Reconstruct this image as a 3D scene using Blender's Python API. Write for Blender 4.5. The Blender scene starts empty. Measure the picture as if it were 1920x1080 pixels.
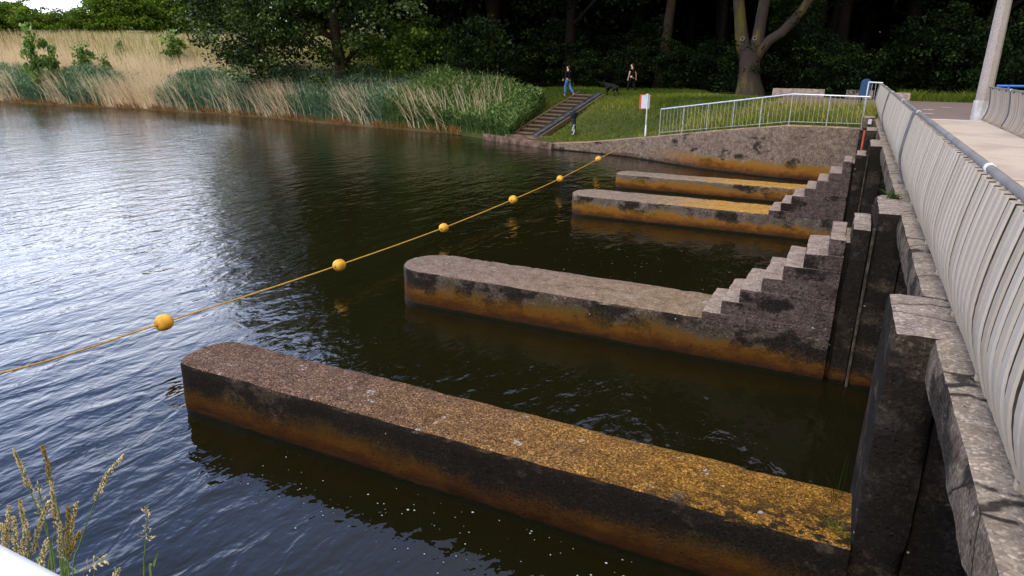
import bpy, bmesh, math, random
import numpy as np
from mathutils import Vector, Matrix, noise as mnoise
R = math.radians
rng = np.random.default_rng(7)
random.seed(7)
scene = bpy.context.scene
COL = scene.collection

# ------------------------------------------------------------------ camera
F = 1271.335
CAMH = 4.0
p_, r_, y_ = R(18.3583), R(0.65547), R(25.8474)
fwd = Vector((-math.sin(y_)*math.cos(p_), math.cos(y_)*math.cos(p_), -math.sin(p_)))
right = Vector((math.cos(y_), math.sin(y_), 0))
up = right.cross(fwd)
right, up = right*math.cos(r_)+up*math.sin(r_), up*math.cos(r_)-right*math.sin(r_)
cam_d = bpy.data.cameras.new('camera'); cam = bpy.data.objects.new('camera', cam_d); COL.objects.link(cam)
cam.matrix_world = Matrix(((right.x, up.x, -fwd.x, 0), (right.y, up.y, -fwd.y, 0), (right.z, up.z, -fwd.z, CAMH), (0, 0, 0, 1)))
cam_d.sensor_width = 36; cam_d.lens = 36*F/1920; cam_d.clip_start = 0.05; cam_d.clip_end = 3000
scene.camera = cam

def ray(px, py):
    return right*((px-960)/F) - up*((py-540)/F) + fwd
def at(px, py, x=None, y=None, z=None):
    d = ray(px, py)
    t = x/d.x if x is not None else (y/d.y if y is not None else (z-CAMH)/d.z)
    return Vector((0, 0, CAMH)) + d*t

# ------------------------------------------------------------------ node helpers
class NT:
    def __init__(s, name):
        s.m = bpy.data.materials.new(name); s.m.use_nodes = True
        s.t = s.m.node_tree; s.t.nodes.clear()
        s.out = s.t.nodes.new('ShaderNodeOutputMaterial')
    def n(s, typ, ins=None, **attrs):
        nd = s.t.nodes.new('ShaderNode'+typ)
        for k, v in attrs.items(): setattr(nd, k, v)
        for k, v in (ins or {}).items():
            sk = nd.inputs[k]
            if hasattr(v, 'is_output') or isinstance(v, bpy.types.NodeSocket): s.t.links.new(v, sk)
            else:
                if isinstance(v, (tuple, list)) and len(v) == 3 and sk.type == 'RGBA': v = (*v, 1)
                sk.default_value = v
        return nd
    def pos(s): return s.n('NewGeometry').outputs['Position']
    def normal(s): return s.n('NewGeometry').outputs['Normal']
    def sep(s, v):
        o = s.n('SeparateXYZ', {0: v}).outputs
        return o[0], o[1], o[2]
    def mapv(s, v, scale=(1, 1, 1), loc=(0, 0, 0), rot=(0, 0, 0)):
        return s.n('Mapping', {'Vector': v, 'Scale': scale, 'Location': loc, 'Rotation': rot}).outputs[0]
    def noise(s, v, scale, detail=4, rough=.55, dist=0):
        return s.n('TexNoise', {'Vector': v, 'Scale': scale, 'Detail': detail, 'Roughness': rough, 'Distortion': dist}).outputs[0]
    def noisec(s, v, scale, detail=2):
        return s.n('TexNoise', {'Vector': v, 'Scale': scale, 'Detail': detail}).outputs[1]
    def vor(s, v, scale, out='Color', feature='F1'):
        return s.n('TexVoronoi', {'Vector': v, 'Scale': scale}, feature=feature).outputs[out]
    def ramp(s, f, stops, interp='LINEAR'):
        nd = s.n('ValToRGB', {0: f}); cr = nd.color_ramp; cr.interpolation = interp
        while len(cr.elements) > 1: cr.elements.remove(cr.elements[-1])
        for i, (p, c) in enumerate(stops):
            e = cr.elements[0] if i == 0 else cr.elements.new(p)
            e.position = p
            if not isinstance(c, (tuple, list)): c = (c, c, c)
            e.color = (*c[:3], 1)
        return nd.outputs[0]
    def step(s, f, a, b):
        return s.n('MapRange', {0: f, 1: a, 2: b, 3: 0.0, 4: 1.0}, interpolation_type='SMOOTHSTEP').outputs[0]
    def math(s, op, a, b=0.0, c=0.0): return s.n('Math', {0: a, 1: b, 2: c}, operation=op).outputs[0]
    def mul(s, a, b): return s.math('MULTIPLY', a, b)
    def add(s, a, b): return s.math('ADD', a, b)
    def mix(s, f, a, b, mode='MIX'):
        return s.n('MixRGB', {0: f, 1: a, 2: b}, blend_type=mode).outputs[0]
    def attr(s, name): return s.n('Attribute', attribute_name=name).outputs['Fac']
    def bump(s, h, strength=.5, dist=.02, normal=None):
        i = {'Height': h, 'Strength': strength, 'Distance': dist}
        if normal is not None: i['Normal'] = normal
        return s.n('Bump', i).outputs[0]
    def pbr(s, color, rough=.8, spec=.3, metal=0.0, normal=None, **kw):
        i = {'Base Color': color, 'Roughness': rough, 'Specular IOR Level': spec, 'Metallic': metal}
        if normal is not None: i['Normal'] = normal
        i.update(kw)
        b = s.n('BsdfPrincipled', i)
        s.t.links.new(b.outputs[0], s.out.inputs[0]); return s.m
    def surf(s, sock): s.t.links.new(sock, s.out.inputs[0]); return s.m

def plain(name, c, rough=.7, spec=.3, metal=0.0, var=.25, sc=6.0):
    t = NT(name); P = t.pos()
    f = t.noise(P, sc, 5)
    col = t.mix(t.step(f, .3, .7), tuple(x*(1-var) for x in c), tuple(min(1, x*(1+var)) for x in c))
    return t.pbr(col, rough, spec, metal, t.bump(f, .2, .01))

def leaf_mat(name, stops, trans=.3, rough=.5):
    t = NT(name); a = t.attr('tint')
    col = t.ramp(a, stops)
    d = t.n('BsdfPrincipled', {'Base Color': col, 'Roughness': rough, 'Specular IOR Level': .1}).outputs[0]
    tr = t.n('BsdfTranslucent', {'Color': t.mix(1, col, (1.0, 1.1, .5), 'MULTIPLY')}).outputs[0]
    return t.surf(t.n('MixShader', {0: trans, 1: d, 2: tr}).outputs[0])

# concrete with tide marks; every stain is placed by world position on the thing itself
def concrete(name, topA, topB, xgrad=(-6.5, 0), side=(.085, .073, .068), black=.6, orange_top=.38, aggregate=.4, cracks=.0, orange_x=None, lines=False, topmoss=0.0, orange=(.15, .064, .010), sideL=(.2, .17, .155)):
    t = NT(name); P = t.pos(); x, y, z = t.sep(P)
    nz = t.sep(t.n('NewGeometry').outputs['True Normal'])[2]
    n1 = t.noise(P, 1.7, 6, .6); n2 = t.noise(P, 7, 6, .65); n3 = t.noise(P, 38, 4, .6); n4 = t.noise(P, 130, 2)
    cell = t.vor(P, 80 if aggregate > .5 else 60); cellv = t.sep(cell)[0]
    # top
    g = t.step(t.add(x, t.mul(t.add(n1, -.5), 3.0)), xgrad[0], xgrad[1])
    warm = lambda c: (c[0]*1.05, c[1]*1.0, c[2]*.86)
    topA, topB, side, sideL = warm(topA), warm(topB), warm(side), warm(sideL)
    top = t.mix(g, topA, topB)
    top = t.mix(t.step(n2, .35, .75), top, t.mix(1, top, (.58, .55, .55), 'MULTIPLY'))
    top = t.mix(t.mul(t.step(n3, .52, .72), .55), top, t.mix(1, top, (1.5, 1.45, 1.4), 'MULTIPLY'))
    top = t.mix(t.mul(t.step(n1, .6, .75), .45), top, (.3, .27, .25))
    if aggregate:
        ag = t.ramp(cellv, [(0, (.16, .13, .13)), (.3, (.55, .5, .48)), (.7, (1.0, .95, .9)), (.9, (1.6, 1.5, 1.4)), (1, (2.6, 2.4, 2.3))])
        top = t.mix(aggregate, top, t.mix(1, top, ag, 'MULTIPLY'))
    if topmoss:
        mm = t.mul(t.mul(t.step(t.noise(t.mapv(P, (1, 1.6, 1)), 7, 5, .62), .46, .54), t.step(t.add(x, t.mul(t.math('SUBTRACT', 5.15, y), 3.6)), -1.2, 1.1)), topmoss)
        top = t.mix(mm, top, (.012, .012, .008))
    wh = t.mul(t.step(t.noise(P, 5.5, 2), .68, .72), t.step(n3, .45, .6))
    top = t.mix(t.mul(wh, .7), top, (.5, .48, .47))
    # sides
    sd = t.mix(t.step(n2, .35, .7), t.mix(1, side, (.55, .5, .52), 'MULTIPLY'), side)
    sd = t.mix(t.mul(t.step(n3, .52, .7), .5), sd, sideL)
    if lines:
        fz = t.math('ABSOLUTE', t.math('SUBTRACT', t.math('FRACT', t.add(t.mul(z, 9.5), t.mul(n1, .35))), .5))
        sd = t.mix(t.mul(t.mul(t.step(fz, .09, 0.0), t.step(n2, .3, .5)), .55), sd, (.03, .026, .026))
    pale = t.mul(t.step(t.noise(P, 3.3, 7, .78), .56, .68), t.step(n3, .38, .56))
    sd = t.mix(t.mul(pale, .6), sd, sideL)
    grit = t.ramp(t.add(t.mul(cellv, .6), t.mul(n3, .4)), [(.15, (.45, .43, .42)), (.5, (.95, .93, .9)), (.85, (1.75, 1.65, 1.55))])
    sd = t.mix(.75, sd, t.mix(1, sd, grit, 'MULTIPLY'))
    pits = t.mul(t.step(t.vor(P, 13, 'Distance'), .20, .12), t.step(n1, .38, .55))
    sd = t.mix(t.mul(pits, .8), sd, (.012, .01, .01))
    nb = t.noise(t.mapv(P, (.8, .8, 1.1)), 1.5, 6, .66)
    bl = t.mul(t.step(t.add(nb, t.mul(t.add(n3, -.5), .16)), .60-black*.22, .66-black*.22), t.add(.45, t.mul(t.step(t.add(t.mul(n4, .4), t.mul(cellv, .25)), .26, .36), .55)))
    sd = t.mix(t.mul(bl, .94), sd, (.009, .008, .007))
    # tide bands
    drip = t.noise(t.mapv(P, (7, 7, .5)), 1.6, 4, .6)
    wob = t.add(t.add(t.add(t.mul(t.add(n1, -.5), .5), t.mul(t.add(t.noise(P, .55, 2), -.5), .5)), t.mul(t.add(drip, -.5), .12)), t.mul(t.add(n2, -.5), .16))
    zz = t.add(z, wob)
    k_ = orange[0]/.19
    q_ = t.add(t.mul(t.add(z, t.mul(t.add(n1, -.5), .14)), 1/max(.05, orange_top)), t.mul(t.add(t.noise(t.mapv(P, (1, 1, 2)), 4, 6, .7), -.5), .75))
    og = t.ramp(q_, [(0, (.022*k_, .010*k_, .004*k_)), (.25, (.07*k_, .025*k_, .005*k_)), (.55, (.17*k_, .068*k_, .008*k_)), (.8, (.16*k_, .082*k_, .014*k_)), (1, (.11*k_, .08*k_, .03*k_))])
    og = t.mix(t.mul(t.step(n3, .45, .7), .35), og, t.mix(1, og, (.4, .4, .4), 'MULTIPLY'))
    oxf = .95 if orange_x is None else t.mul(t.step(t.add(x, t.mul(n1, 2.0)), orange_x[0], orange_x[1]), .95)
    sd = t.mix(t.mul(t.step(t.add(zz, t.mul(t.add(n3, -.5), .16)), orange_top+.02, orange_top-.14), oxf), sd, og)
    sd = t.mix(t.mul(t.mul(bl, t.step(zz, orange_top*.25, orange_top*.8)), .8), sd, (.012, .010, .008))
    dk = t.mix(t.step(t.noise(t.mapv(P, (.7, .7, 5)), 3, 3), .4, .6), (.035, .015, .008), (.06, .028, .007))
    sd = t.mix(t.mul(t.step(zz, .16, .03), .6), sd, dk)
    sd = t.mix(t.step(t.add(z, t.mul(t.add(n2, -.5), .06)), .065, .03), sd, (.008, .009, .004))
    col = t.mix(t.step(nz, .45, .8), sd, top)
    sp = t.mul(t.step(t.vor(P, 4.5, 'Distance'), .055, .03), t.step(z, .3, .4))
    col = t.mix(t.mul(sp, .75), col, (.55, .54, .52))
    if cracks:
        wv = t.mix(.12, P, t.noisec(P, 2.5, 4))
        ck = t.mul(t.step(t.vor(t.mapv(wv, (.35, 1.15, 1)), 1.5, 'Distance', 'DISTANCE_TO_EDGE'), .018, .006), t.step(n2, .3, .45))
        col = t.mix(t.mul(ck, cracks), col, (.02, .016, .014))
        dirt = t.mul(t.step(t.noise(P, 2.4, 6, .7), .52, .66), t.step(n3, .35, .55))
        col = t.mix(t.mul(dirt, .55*cracks), col, (.09, .075, .06))
    h = t.add(t.add(t.mul(n2, .35), t.mul(n3, .45)), t.add(t.mul(cellv, .35*aggregate), t.mul(pits, -.5)))
    wet = t.step(z, .12, .04)
    rough = t.math('SUBTRACT', .95, t.mul(wet, .5))
    return t.pbr(col, rough, .1, 0.0, t.bump(h, .9, .022))

M = {}
M['pier_a'] = concrete('rough aggregate concrete', (.15, .105, .09), (.27, .15, .03), (-5.4, .2), black=1.05, aggregate=.9, orange=(.12, .05, .007), topmoss=.95, side=(.06, .05, .044), orange_top=.42, sideL=(.16, .13, .115))
M['pier_b'] = concrete('weathered grey brown concrete', (.2, .16, .15), (.24, .185, .14), (-6, -1.5), black=.58, orange_top=.44)
M['pier_c'] = concrete('lichen stained concrete', (.24, .2, .18), (.42, .25, .07), (-4.9, -2.6), black=.45, orange_top=.4, orange=(.26, .105, .01), side=(.13, .115, .11))
M['stair'] = concrete('step concrete', (.33, .28, .26), (.3, .255, .245), (-1.5, 0), side=(.105, .085, .09), black=.22, orange_top=.48, lines=True)
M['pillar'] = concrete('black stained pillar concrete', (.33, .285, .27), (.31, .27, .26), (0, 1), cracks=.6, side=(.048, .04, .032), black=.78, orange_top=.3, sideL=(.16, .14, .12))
M['wing'] = concrete('wing wall concrete', (.34, .27, .21), (.34, .26, .19), (-8, 0), side=(.2, .165, .145), black=.18, orange_top=.62, orange=(.27, .11, .011), sideL=(.42, .36, .33), orange_x=(-7.5, -3.5))
M['beam'] = concrete('edge beam concrete', (.32, .28, .245), (.32, .28, .245), side=(.16, .135, .115), black=.5, orange_top=-1.0, cracks=.9)
def deck_mat():
    t = NT('brushed deck concrete'); P = t.pos()
    n1 = t.noise(t.mapv(P, (.5, 3, 1)), 2.2, 5); n2 = t.noise(P, 18, 4); n3 = t.noise(P, .6, 3)
    c = t.mix(n1, (.46, .375, .29), (.63, .535, .44))
    c = t.mix(t.mul(t.step(n2, .5, .7), .35), c, (.36, .3, .25))
    c = t.mix(t.mul(t.step(n3, .48, .66), .55), c, (.36, .29, .24))
    c = t.mix(t.mul(t.step(t.noise(P, 3, 6, .7), .58, .68), .4), c, (.24, .2, .17))
    return t.pbr(c, .85, .3, 0, t.bump(t.add(n1, t.mul(n2, .5)), .4, .01))
M['deck'] = deck_mat()
def slat_mat():
    t = NT('aged pale railing metal'); P = t.pos()
    n1 = t.noise(t.mapv(P, (1, 1, .35)), 5, 5); n2 = t.noise(P, 40, 3)
    c = t.mix(n1, (.30, .235, .165), (.45, .38, .30))
    wn_ = t.n('TexWhiteNoise', {'W': t.math('FLOOR', t.mul(t.add(t.sep(P)[1], -.75), 1/.1639))}, noise_dimensions='1D').outputs[0]
    c = t.mix(t.mul(wn_, .3), c, (.5, .45, .40)); c = t.mix(t.mul(t.step(wn_, .25, .1), .3), c, (.3, .25, .2))
    c = t.mix(t.mul(t.step(t.sep(P)[2], 2.75, 2.38), t.mul(n1, .8)), c, (.36, .28, .17))
    c = t.mix(t.mul(t.step(n2, .55, .75), .3), c, (.3, .25, .2))
    return t.pbr(c, .55, .4, .0, t.bump(n2, .15, .004))
M['slat'] = slat_mat()
M['slat_gap_shade'] = plain('slat edge painted gap shade', (.06, .046, .035), .9, .1, 0, .4, 12)  # shade of the gaps between slats, put into the side face colour
M['post'] = plain('dark grey railing post', (.13, .13, .14), .6)
M['pipe'] = plain('grey handrail pipe', (.2, .19, .18), .55, .3, .1, .25, 3)
M['pipe_white'] = plain('white painted fitting', (.78, .78, .8), .5, .4, 0, .06)
M['galv'] = plain('galvanised steel', (.6, .62, .66), .4, .5, .3, .12)
M['galv_dull'] = plain('dull fence bar steel', (.36, .36, .36), .5, .5, .2, .2)
M['dark'] = plain('black tarred steel', (.012, .012, .012), .8)
M['gate'] = plain('dark wet gate steel', (.015, .013, .01), .6)
M['guide'] = plain('worn guide steel', (.055, .046, .034), .9, .1, .0, .6, 9)
M['wood'] = plain('weathered plank wood', (.13, .095, .06), .85, .2, 0, .4, 14)
M['quay'] = plain('worn quay planks', (.13, .085, .06), .85, .2, 0, .6, 3)
M['wood_dark'] = plain('damp dark riser wood', (.035, .024, .015), .9, .2, 0, .4, 14)  # darker copy of the tread wood, sets the risers apart
M['ramp'] = plain('blue grey sheet metal', (.06, .064, .075), .7, .2, .1, .5, 3)
M['blackp'] = plain('black painted post', (.013, .016, .026), .6, .3, 0, .3)
M['chip'] = plain('flaked white paint', (.5, .52, .55), .7)
M['signback'] = plain('pale sign back', (.62, .68, .76), .5, .4, .0, .05)
M['signred'] = plain('red sign rim', (.7, .1, .07), .5, .3, 0, .08)
M['orange'] = plain('orange gauge pole paint', (.5, .09, .035), .5, .3, 0, .15)
M['blue'] = plain('dark blue board paint', (.012, .05, .13), .5, .4, 0, .2, 3)
M['blue2'] = plain('bright blue tube', (.03, .16, .6), .4, .5, 0, .1)
M['yellow'] = plain('yellow float plastic', (.74, .38, .04), .55, .35, 0, .3, 7)
M['rope'] = plain('orange yellow rope', (.62, .36, .06), .7, .2, 0, .25, 30)
M['kerb'] = plain('old kerb concrete', (.3, .24, .2), .9, .2, 0, .3, 5)
def pole_mat():
    t = NT('speckled mast concrete'); P = t.pos()
    n = t.noise(P, 45, 3); n2 = t.noise(P, 2, 4)
    c = t.mix(n2, (.3, .255, .23), (.42, .37, .33)); c = t.mix(t.step(n, .5, .65), c, (.16, .135, .13))
    return t.pbr(c, .85, .3, 0, t.bump(n, .4, .006))
M['mast'] = pole_mat()
def path_mat():
    t = NT('brown grey path asphalt'); P = t.pos()
    n = t.noise(P, 60, 2); n2 = t.noise(P, .8, 4)
    c = t.mix(n2, (.14, .1, .09), (.21, .16, .14)); c = t.mix(t.mul(n, .3), c, (.3, .24, .22))
    return t.pbr(c, .9, .25, 0, t.bump(n, .3, .005))
M['path'] = path_mat()
def ground_mat():
    t = NT('grassy earth'); P = t.pos(); x, y, z = t.sep(P)
    n = t.noise(P, .55, 5); n2 = t.noise(P, 6, 5); n3 = t.noise(P, 40, 3)
    c = t.mix(t.step(n2, .35, .65), (.035, .055, .012), (.075, .085, .02))
    c = t.mix(t.mul(t.step(n, .52, .68), .7), c, (.13, .085, .035))
    c = t.mix(t.mul(n3, .3), c, (.05, .04, .02))
    c = t.mix(t.step(x, -18, -30), c, t.mix(n2, (.2, .13, .06), (.1, .075, .03)))
    return t.pbr(c, .95, .15, 0, t.bump(n3, .6, .03))
M['ground'] = ground_mat()
def water_mat():
    t = NT('murky brown river water'); P = t.pos()
    # long crests lie roughly along the bridge direction; broken by cross chop
    v1 = t.mapv(P, (1.0, .42, 1), rot=(0, 0, R(-14)))
    v2 = t.mapv(P, (1.0, .5, 1), rot=(0, 0, R(14)))
    patch = t.step(t.noise(P, .16, 2), .32, .66)
    a = t.noise(v1, 1.9, 2, .4, .5)
    b = t.noise(v2, 4.2, 2, .5, .6)
    c = t.noise(t.mapv(P, (1, .7, 1)), 9.5, 2, .5)
    h = t.add(t.mul(a, .72), t.add(t.mul(b, .38), t.mul(c, .13)))
    h = t.mul(h, t.add(.7, t.mul(patch, .5)))
    open_ = t.step(t.sep(P)[0], -7.0, -28.0)
    fine = t.noise(t.mapv(P, (1.0, .6, 1), rot=(0, 0, R(-10))), 6.5, 3, .62)
    h = t.add(h, t.mul(open_, t.mul(fine, .36)))
    nrm = t.bump(h, 1.0, .05)
    mud = t.mix(t.noise(P, .4, 3), (.0065, .006, .0018), (.010, .009, .0027))
    return t.pbr(mud, .015, .5, 0, nrm, IOR=1.36)
M['water'] = water_mat()
def bark(name, c1, c2, moss=0.0):
    t = NT(name); P = t.pos()
    n = t.noise(t.mapv(P, (1, 1, .22)), 11, 6, .65); n2 = t.noise(t.mapv(P, (1, 1, .35)), 1.6, 4)
    c = t.mix(n, c1, c2)
    if moss: c = t.mix(t.mul(t.step(n2, .48, .66), moss), c, (.11, .09, .012))
    return t.pbr(c, .95, .15, 0, t.bump(n, .9, .05))
M['bark'] = bark('brown bark', (.022, .016, .011), (.058, .042, .026), .35)
M['bark_dark'] = bark('dark bark', (.004, .003, .0025), (.014, .010, .007))
M['bark_grey'] = bark('grey brown mossy bark', (.022, .017, .014), (.065, .05, .04), .7)
M['scar'] = plain('pale pruning scar', (.22, .19, .165), .8)
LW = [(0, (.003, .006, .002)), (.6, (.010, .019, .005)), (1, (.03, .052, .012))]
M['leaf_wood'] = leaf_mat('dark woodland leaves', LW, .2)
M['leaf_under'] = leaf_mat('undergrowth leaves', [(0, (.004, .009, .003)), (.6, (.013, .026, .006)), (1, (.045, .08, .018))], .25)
M['leaf_bush'] = leaf_mat('mid green bush leaves', [(0, (.02, .04, .006)), (.6, (.06, .11, .016)), (1, (.16, .24, .04))], .3)
M['leaf_poplar'] = leaf_mat('glossy poplar leaves', [(0, (.006, .012, .003)), (.45, (.022, .042, .009)), (.75, (.08, .135, .03)), (1, (.3, .38, .17))], .2, .35)
M['leaf_hedge'] = leaf_mat('hedge leaves', [(0, (.05, .09, .012)), (.6, (.14, .23, .028)), (1, (.3, .42, .06))], .35)
M['leaf_sap'] = leaf_mat('pale sapling leaves', [(0, (.07, .14, .03)), (.5, (.16, .27, .06)), (1, (.45, .55, .28))], .3)
M['reed_dry'] = leaf_mat('dry reed straw', [(0, (.34, .22, .12)), (.5, (.68, .52, .36)), (1, (.9, .78, .63))], .25, .8)
M['reed_base'] = leaf_mat('rusty reed litter', [(0, (.12, .05, .015)), (.5, (.28, .14, .045)), (1, (.42, .26, .11))], .2, .8)
M['reed_teal'] = leaf_mat('blue green reed leaves', [(0, (.025, .06, .036)), (.5, (.085, .17, .095)), (1, (.3, .42, .25))], .25, .6)
M['reed_green'] = leaf_mat('green reed leaves', [(0, (.018, .045, .012)), (.5, (.07, .135, .035)), (1, (.3, .4, .14))], .25, .6)
M['grass'] = leaf_mat('bank grass', [(0, (.035, .065, .01)), (.5, (.11, .165, .018)), (.85, (.28, .29, .04)), (1, (.42, .34, .12))], .3, .7)
M['stalk'] = plain('grey green grass stem', (.16, .24, .08), .6, .3, 0, .25, 20)
M['seed'] = plain('straw seed head', (.62, .5, .28), .8, .2, 0, .4, 60)
M['seed_brown'] = plain('ochre seed head', (.4, .28, .07), .8, .2, 0, .4, 60)
M['skin'] = plain('skin', (.5, .3, .22), .6, .3, 0, .05)
M['jeans'] = plain('blue denim', (.06, .15, .3), .85, .2, 0, .2)
M['black_cloth'] = plain('black cloth', (.008, .007, .009), .9, .1, 0, .2)
M['shoe'] = plain('pale shoe', (.55, .53, .5), .6)
M['hair'] = plain('brown hair', (.03, .018, .012), .7)
M['fur'] = plain('black fur', (.006, .006, .006), .8, .2)
M['tower'] = plain('hazy steel tower', (.33, .36, .5), .8)
M['foot'] = plain('chalky white wash', (.5, .48, .47), .8, .2, 0, .25, 4)
M['paint'] = plain('worn white road paint', (.5, .47, .43), .8, .2, 0, .4, 9)

# ------------------------------------------------------------------ object helpers
def mesh_obj(name, me, mat=None, parent=None, smooth=False):
    o = bpy.data.objects.new(name, me); COL.objects.link(o)
    if mat is not None and not me.materials: me.materials.append(mat)
    if smooth:
        me.polygons.foreach_set('use_smooth', [True]*len(me.polygons))
        me.set_sharp_from_angle(angle=R(42))
    if parent: o.parent = parent
    return o
def from_bm(name, bm, mat, parent=None, smooth=False):
    me = bpy.data.meshes.new(name); bm.to_mesh(me); bm.free()
    return mesh_obj(name, me, mat, parent, smooth)
def tag(o, label, cat, group=None):
    o['label'] = label; o['category'] = cat
    if group: o['group'] = group
    return o
def thing(name, label, cat, loc=(0, 0, 0), group=None):
    o = bpy.data.objects.new(name, None); COL.objects.link(o); o.location = loc; o.empty_display_size = .2
    return tag(o, label, cat, group)
def structure(o): o['kind'] = 'structure'; return o
def stuff(o): o['kind'] = 'stuff'; return o
def quads_mesh(name, V, Q, tint=None):
    """V (n,3), Q (m,k)"""
    me = bpy.data.meshes.new(name); k = Q.shape[1]
    me.vertices.add(len(V)); me.vertices.foreach_set('co', np.ascontiguousarray(V, dtype=np.float32).ravel())
    me.loops.add(Q.size); me.loops.foreach_set('vertex_index', np.ascontiguousarray(Q, dtype=np.int32).ravel())
    me.polygons.add(len(Q)); me.polygons.foreach_set('loop_start', np.arange(0, Q.size, k, dtype=np.int32))
    if tint is not None:
        a = me.attributes.new('tint', 'FLOAT', 'POINT'); a.data.foreach_set('value', np.ascontiguousarray(tint, dtype=np.float32))
    me.update(calc_edges=True); me.validate()
    return me
def bm_box(bm, c, s, rot=None, bevel=0.0):
    r = bmesh.ops.create_cube(bm, size=1.0)
    vs = r['verts']
    mtx = Matrix.Translation(c) @ (rot.to_4x4() if rot else Matrix.Identity(4)) @ Matrix.Diagonal((*s, 1))
    bmesh.ops.transform(bm, matrix=mtx, verts=vs)
    if bevel:
        es = list({e for v in vs for e in v.link_edges})
        bmesh.ops.bevel(bm, geom=es, offset=bevel, segments=2, affect='EDGES', profile=.6)
    return vs
def bm_tube(bm, pts, radii, seg=8, cap=True):
    pts = [Vector(p) for p in pts]
    if not isinstance(radii, (list, tuple)): radii = [radii]*len(pts)
    rings = []; ref = None
    for i, p in enumerate(pts):
        d = (pts[min(i+1, len(pts)-1)]-pts[max(i-1, 0)]).normalized()
        if ref is None: ref = d.orthogonal().normalized()
        u = (ref - d*ref.dot(d)); u = u.normalized() if u.length > 1e-6 else d.orthogonal().normalized()
        ref = u; w = d.cross(u)
        rings.append([bm.verts.new(p + (u*math.cos(a)+w*math.sin(a))*radii[i]) for a in [2*math.pi*k/seg for k in range(seg)]])
    for a, b in zip(rings[:-1], rings[1:]):
        for k in range(seg): bm.faces.new((a[k], a[(k+1) % seg], b[(k+1) % seg], b[k]))
    if cap:
        bm.faces.new(rings[0][::-1]); bm.faces.new(rings[-1])
def tube_obj(name, pts, radii, mat, parent=None, seg=8):
    bm = bmesh.new(); bm_tube(bm, pts, radii, seg); return from_bm(name, bm, mat, parent, True)
def box_obj(name, lo, hi, mat, parent=None, bevel=.01, rot=None):
    bm = bmesh.new(); lo = Vector(lo); hi = Vector(hi)
    bm_box(bm, (lo+hi)/2, hi-lo, rot, bevel); return from_bm(name, bm, mat, parent)
def nz3(p, f, amp):
    return mnoise.noise_vector(p*f)*amp
def rough_box_verts(bm, lo, hi, cell=.08, r=.025, amp=.008, chip=0.0, front=None):
    """a worn block: rounded edges, gridded faces, noise; chips bite into the arrises"""
    lo = Vector(lo); hi = Vector(hi); size = hi-lo
    cnt = [max(2, min(260, int(size[k]/cell))) for k in range(3)]
    cache = {}
    def vert(ix, iy, iz):
        key = (ix, iy, iz)
        if key in cache: return cache[key]
        def co(i, k):
            if i == 0: return lo[k]
            if i == cnt[k]: return hi[k]
            # denser towards the edges
            return lo[k]+size[k]*i/cnt[k]
        p = Vector((co(ix, 0), co(iy, 1), co(iz, 2)))
        on = sum(1 for i, k in ((ix, 0), (iy, 1), (iz, 2)) if i in (0, cnt[k]))
        rr = r
        if front is not None and p.x > lo.x+front: rr = .004
        elif chip and on >= 2:
            rr = r + chip*max(0, mnoise.noise(p*3.1)+.1)*1.6 + chip*.8*max(0, mnoise.noise(p*11))
        q = Vector([min(max(p[k], lo[k]+rr), hi[k]-rr) for k in range(3)])
        d = p-q
        if d.length > 1e-6 and on >= 2: p = q + d.normalized()*rr
        p = p + nz3(p, 2.3, amp) + nz3(p+Vector((9, 3, 1)), min(9, .4/cell), amp*.6)
        cache[key] = bm.verts.new(p); return cache[key]
    def face(*ks):
        bm.faces.new([vert(*k) for k in ks])
    for a in range(cnt[0]):
        for b in range(cnt[1]):
            face((a, b, cnt[2]), (a+1, b, cnt[2]), (a+1, b+1, cnt[2]), (a, b+1, cnt[2]))
            face((a, b, 0), (a, b+1, 0), (a+1, b+1, 0), (a+1, b, 0))
    for a in range(cnt[0]):
        for c in range(cnt[2]):
            face((a, 0, c), (a+1, 0, c), (a+1, 0, c+1), (a, 0, c+1))
            face((a, cnt[1], c), (a, cnt[1], c+1), (a+1, cnt[1], c+1), (a+1, cnt[1], c))
    for b in range(cnt[1]):
        for c in range(cnt[2]):
            face((0, b, c), (0, b, c+1), (0, b+1, c+1), (0, b+1, c))
            face((cnt[0], b, c), (cnt[0], b+1, c), (cnt[0], b+1, c+1), (cnt[0], b, c+1))
def rough_box(name, lo, hi, mat, parent=None, **kw):
    bm = bmesh.new(); rough_box_verts(bm, lo, hi, **kw); return from_bm(name, bm, mat, parent, True)
def smoothstep(a, b, x):
    t = np.clip((np.asarray(x, float)-a)/(b-a), 0, 1); return t*t*(3-2*t)

# leaves: folded rhombs scattered about given centres
def leaf_arrays(C, size, tint, rg, droop=.35, aspect=.62):
    n = len(C); size = np.broadcast_to(size, (n,))
    nrm = rg.normal(size=(n, 3)); nrm[:, 2] = np.abs(nrm[:, 2])+.35; nrm /= np.linalg.norm(nrm, axis=1)[:, None]
    a = rg.normal(size=(n, 3)); a[:, 2] -= droop*1.5
    a -= nrm*(a*nrm).sum(1)[:, None]; a /= np.linalg.norm(a, axis=1)[:, None]
    b = np.cross(nrm, a)
    L = size[:, None]*.5; W = L*aspect
    V = np.stack([C-a*L, C+b*W+nrm*L*.18-a*L*.1, C+a*L, C-b*W+nrm*L*.18-a*L*.1], 1).reshape(-1, 3)
    Q = np.arange(4*n).reshape(n, 4)
    return V, Q, np.repeat(tint, 4)
def merge(parts):
    V = []; Q = []; T = []; o = 0
    for v, q, t in parts:
        V.append(v); Q.append(q+o); T.append(t); o += len(v)
    return np.concatenate(V), np.concatenate(Q), np.concatenate(T)
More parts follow.
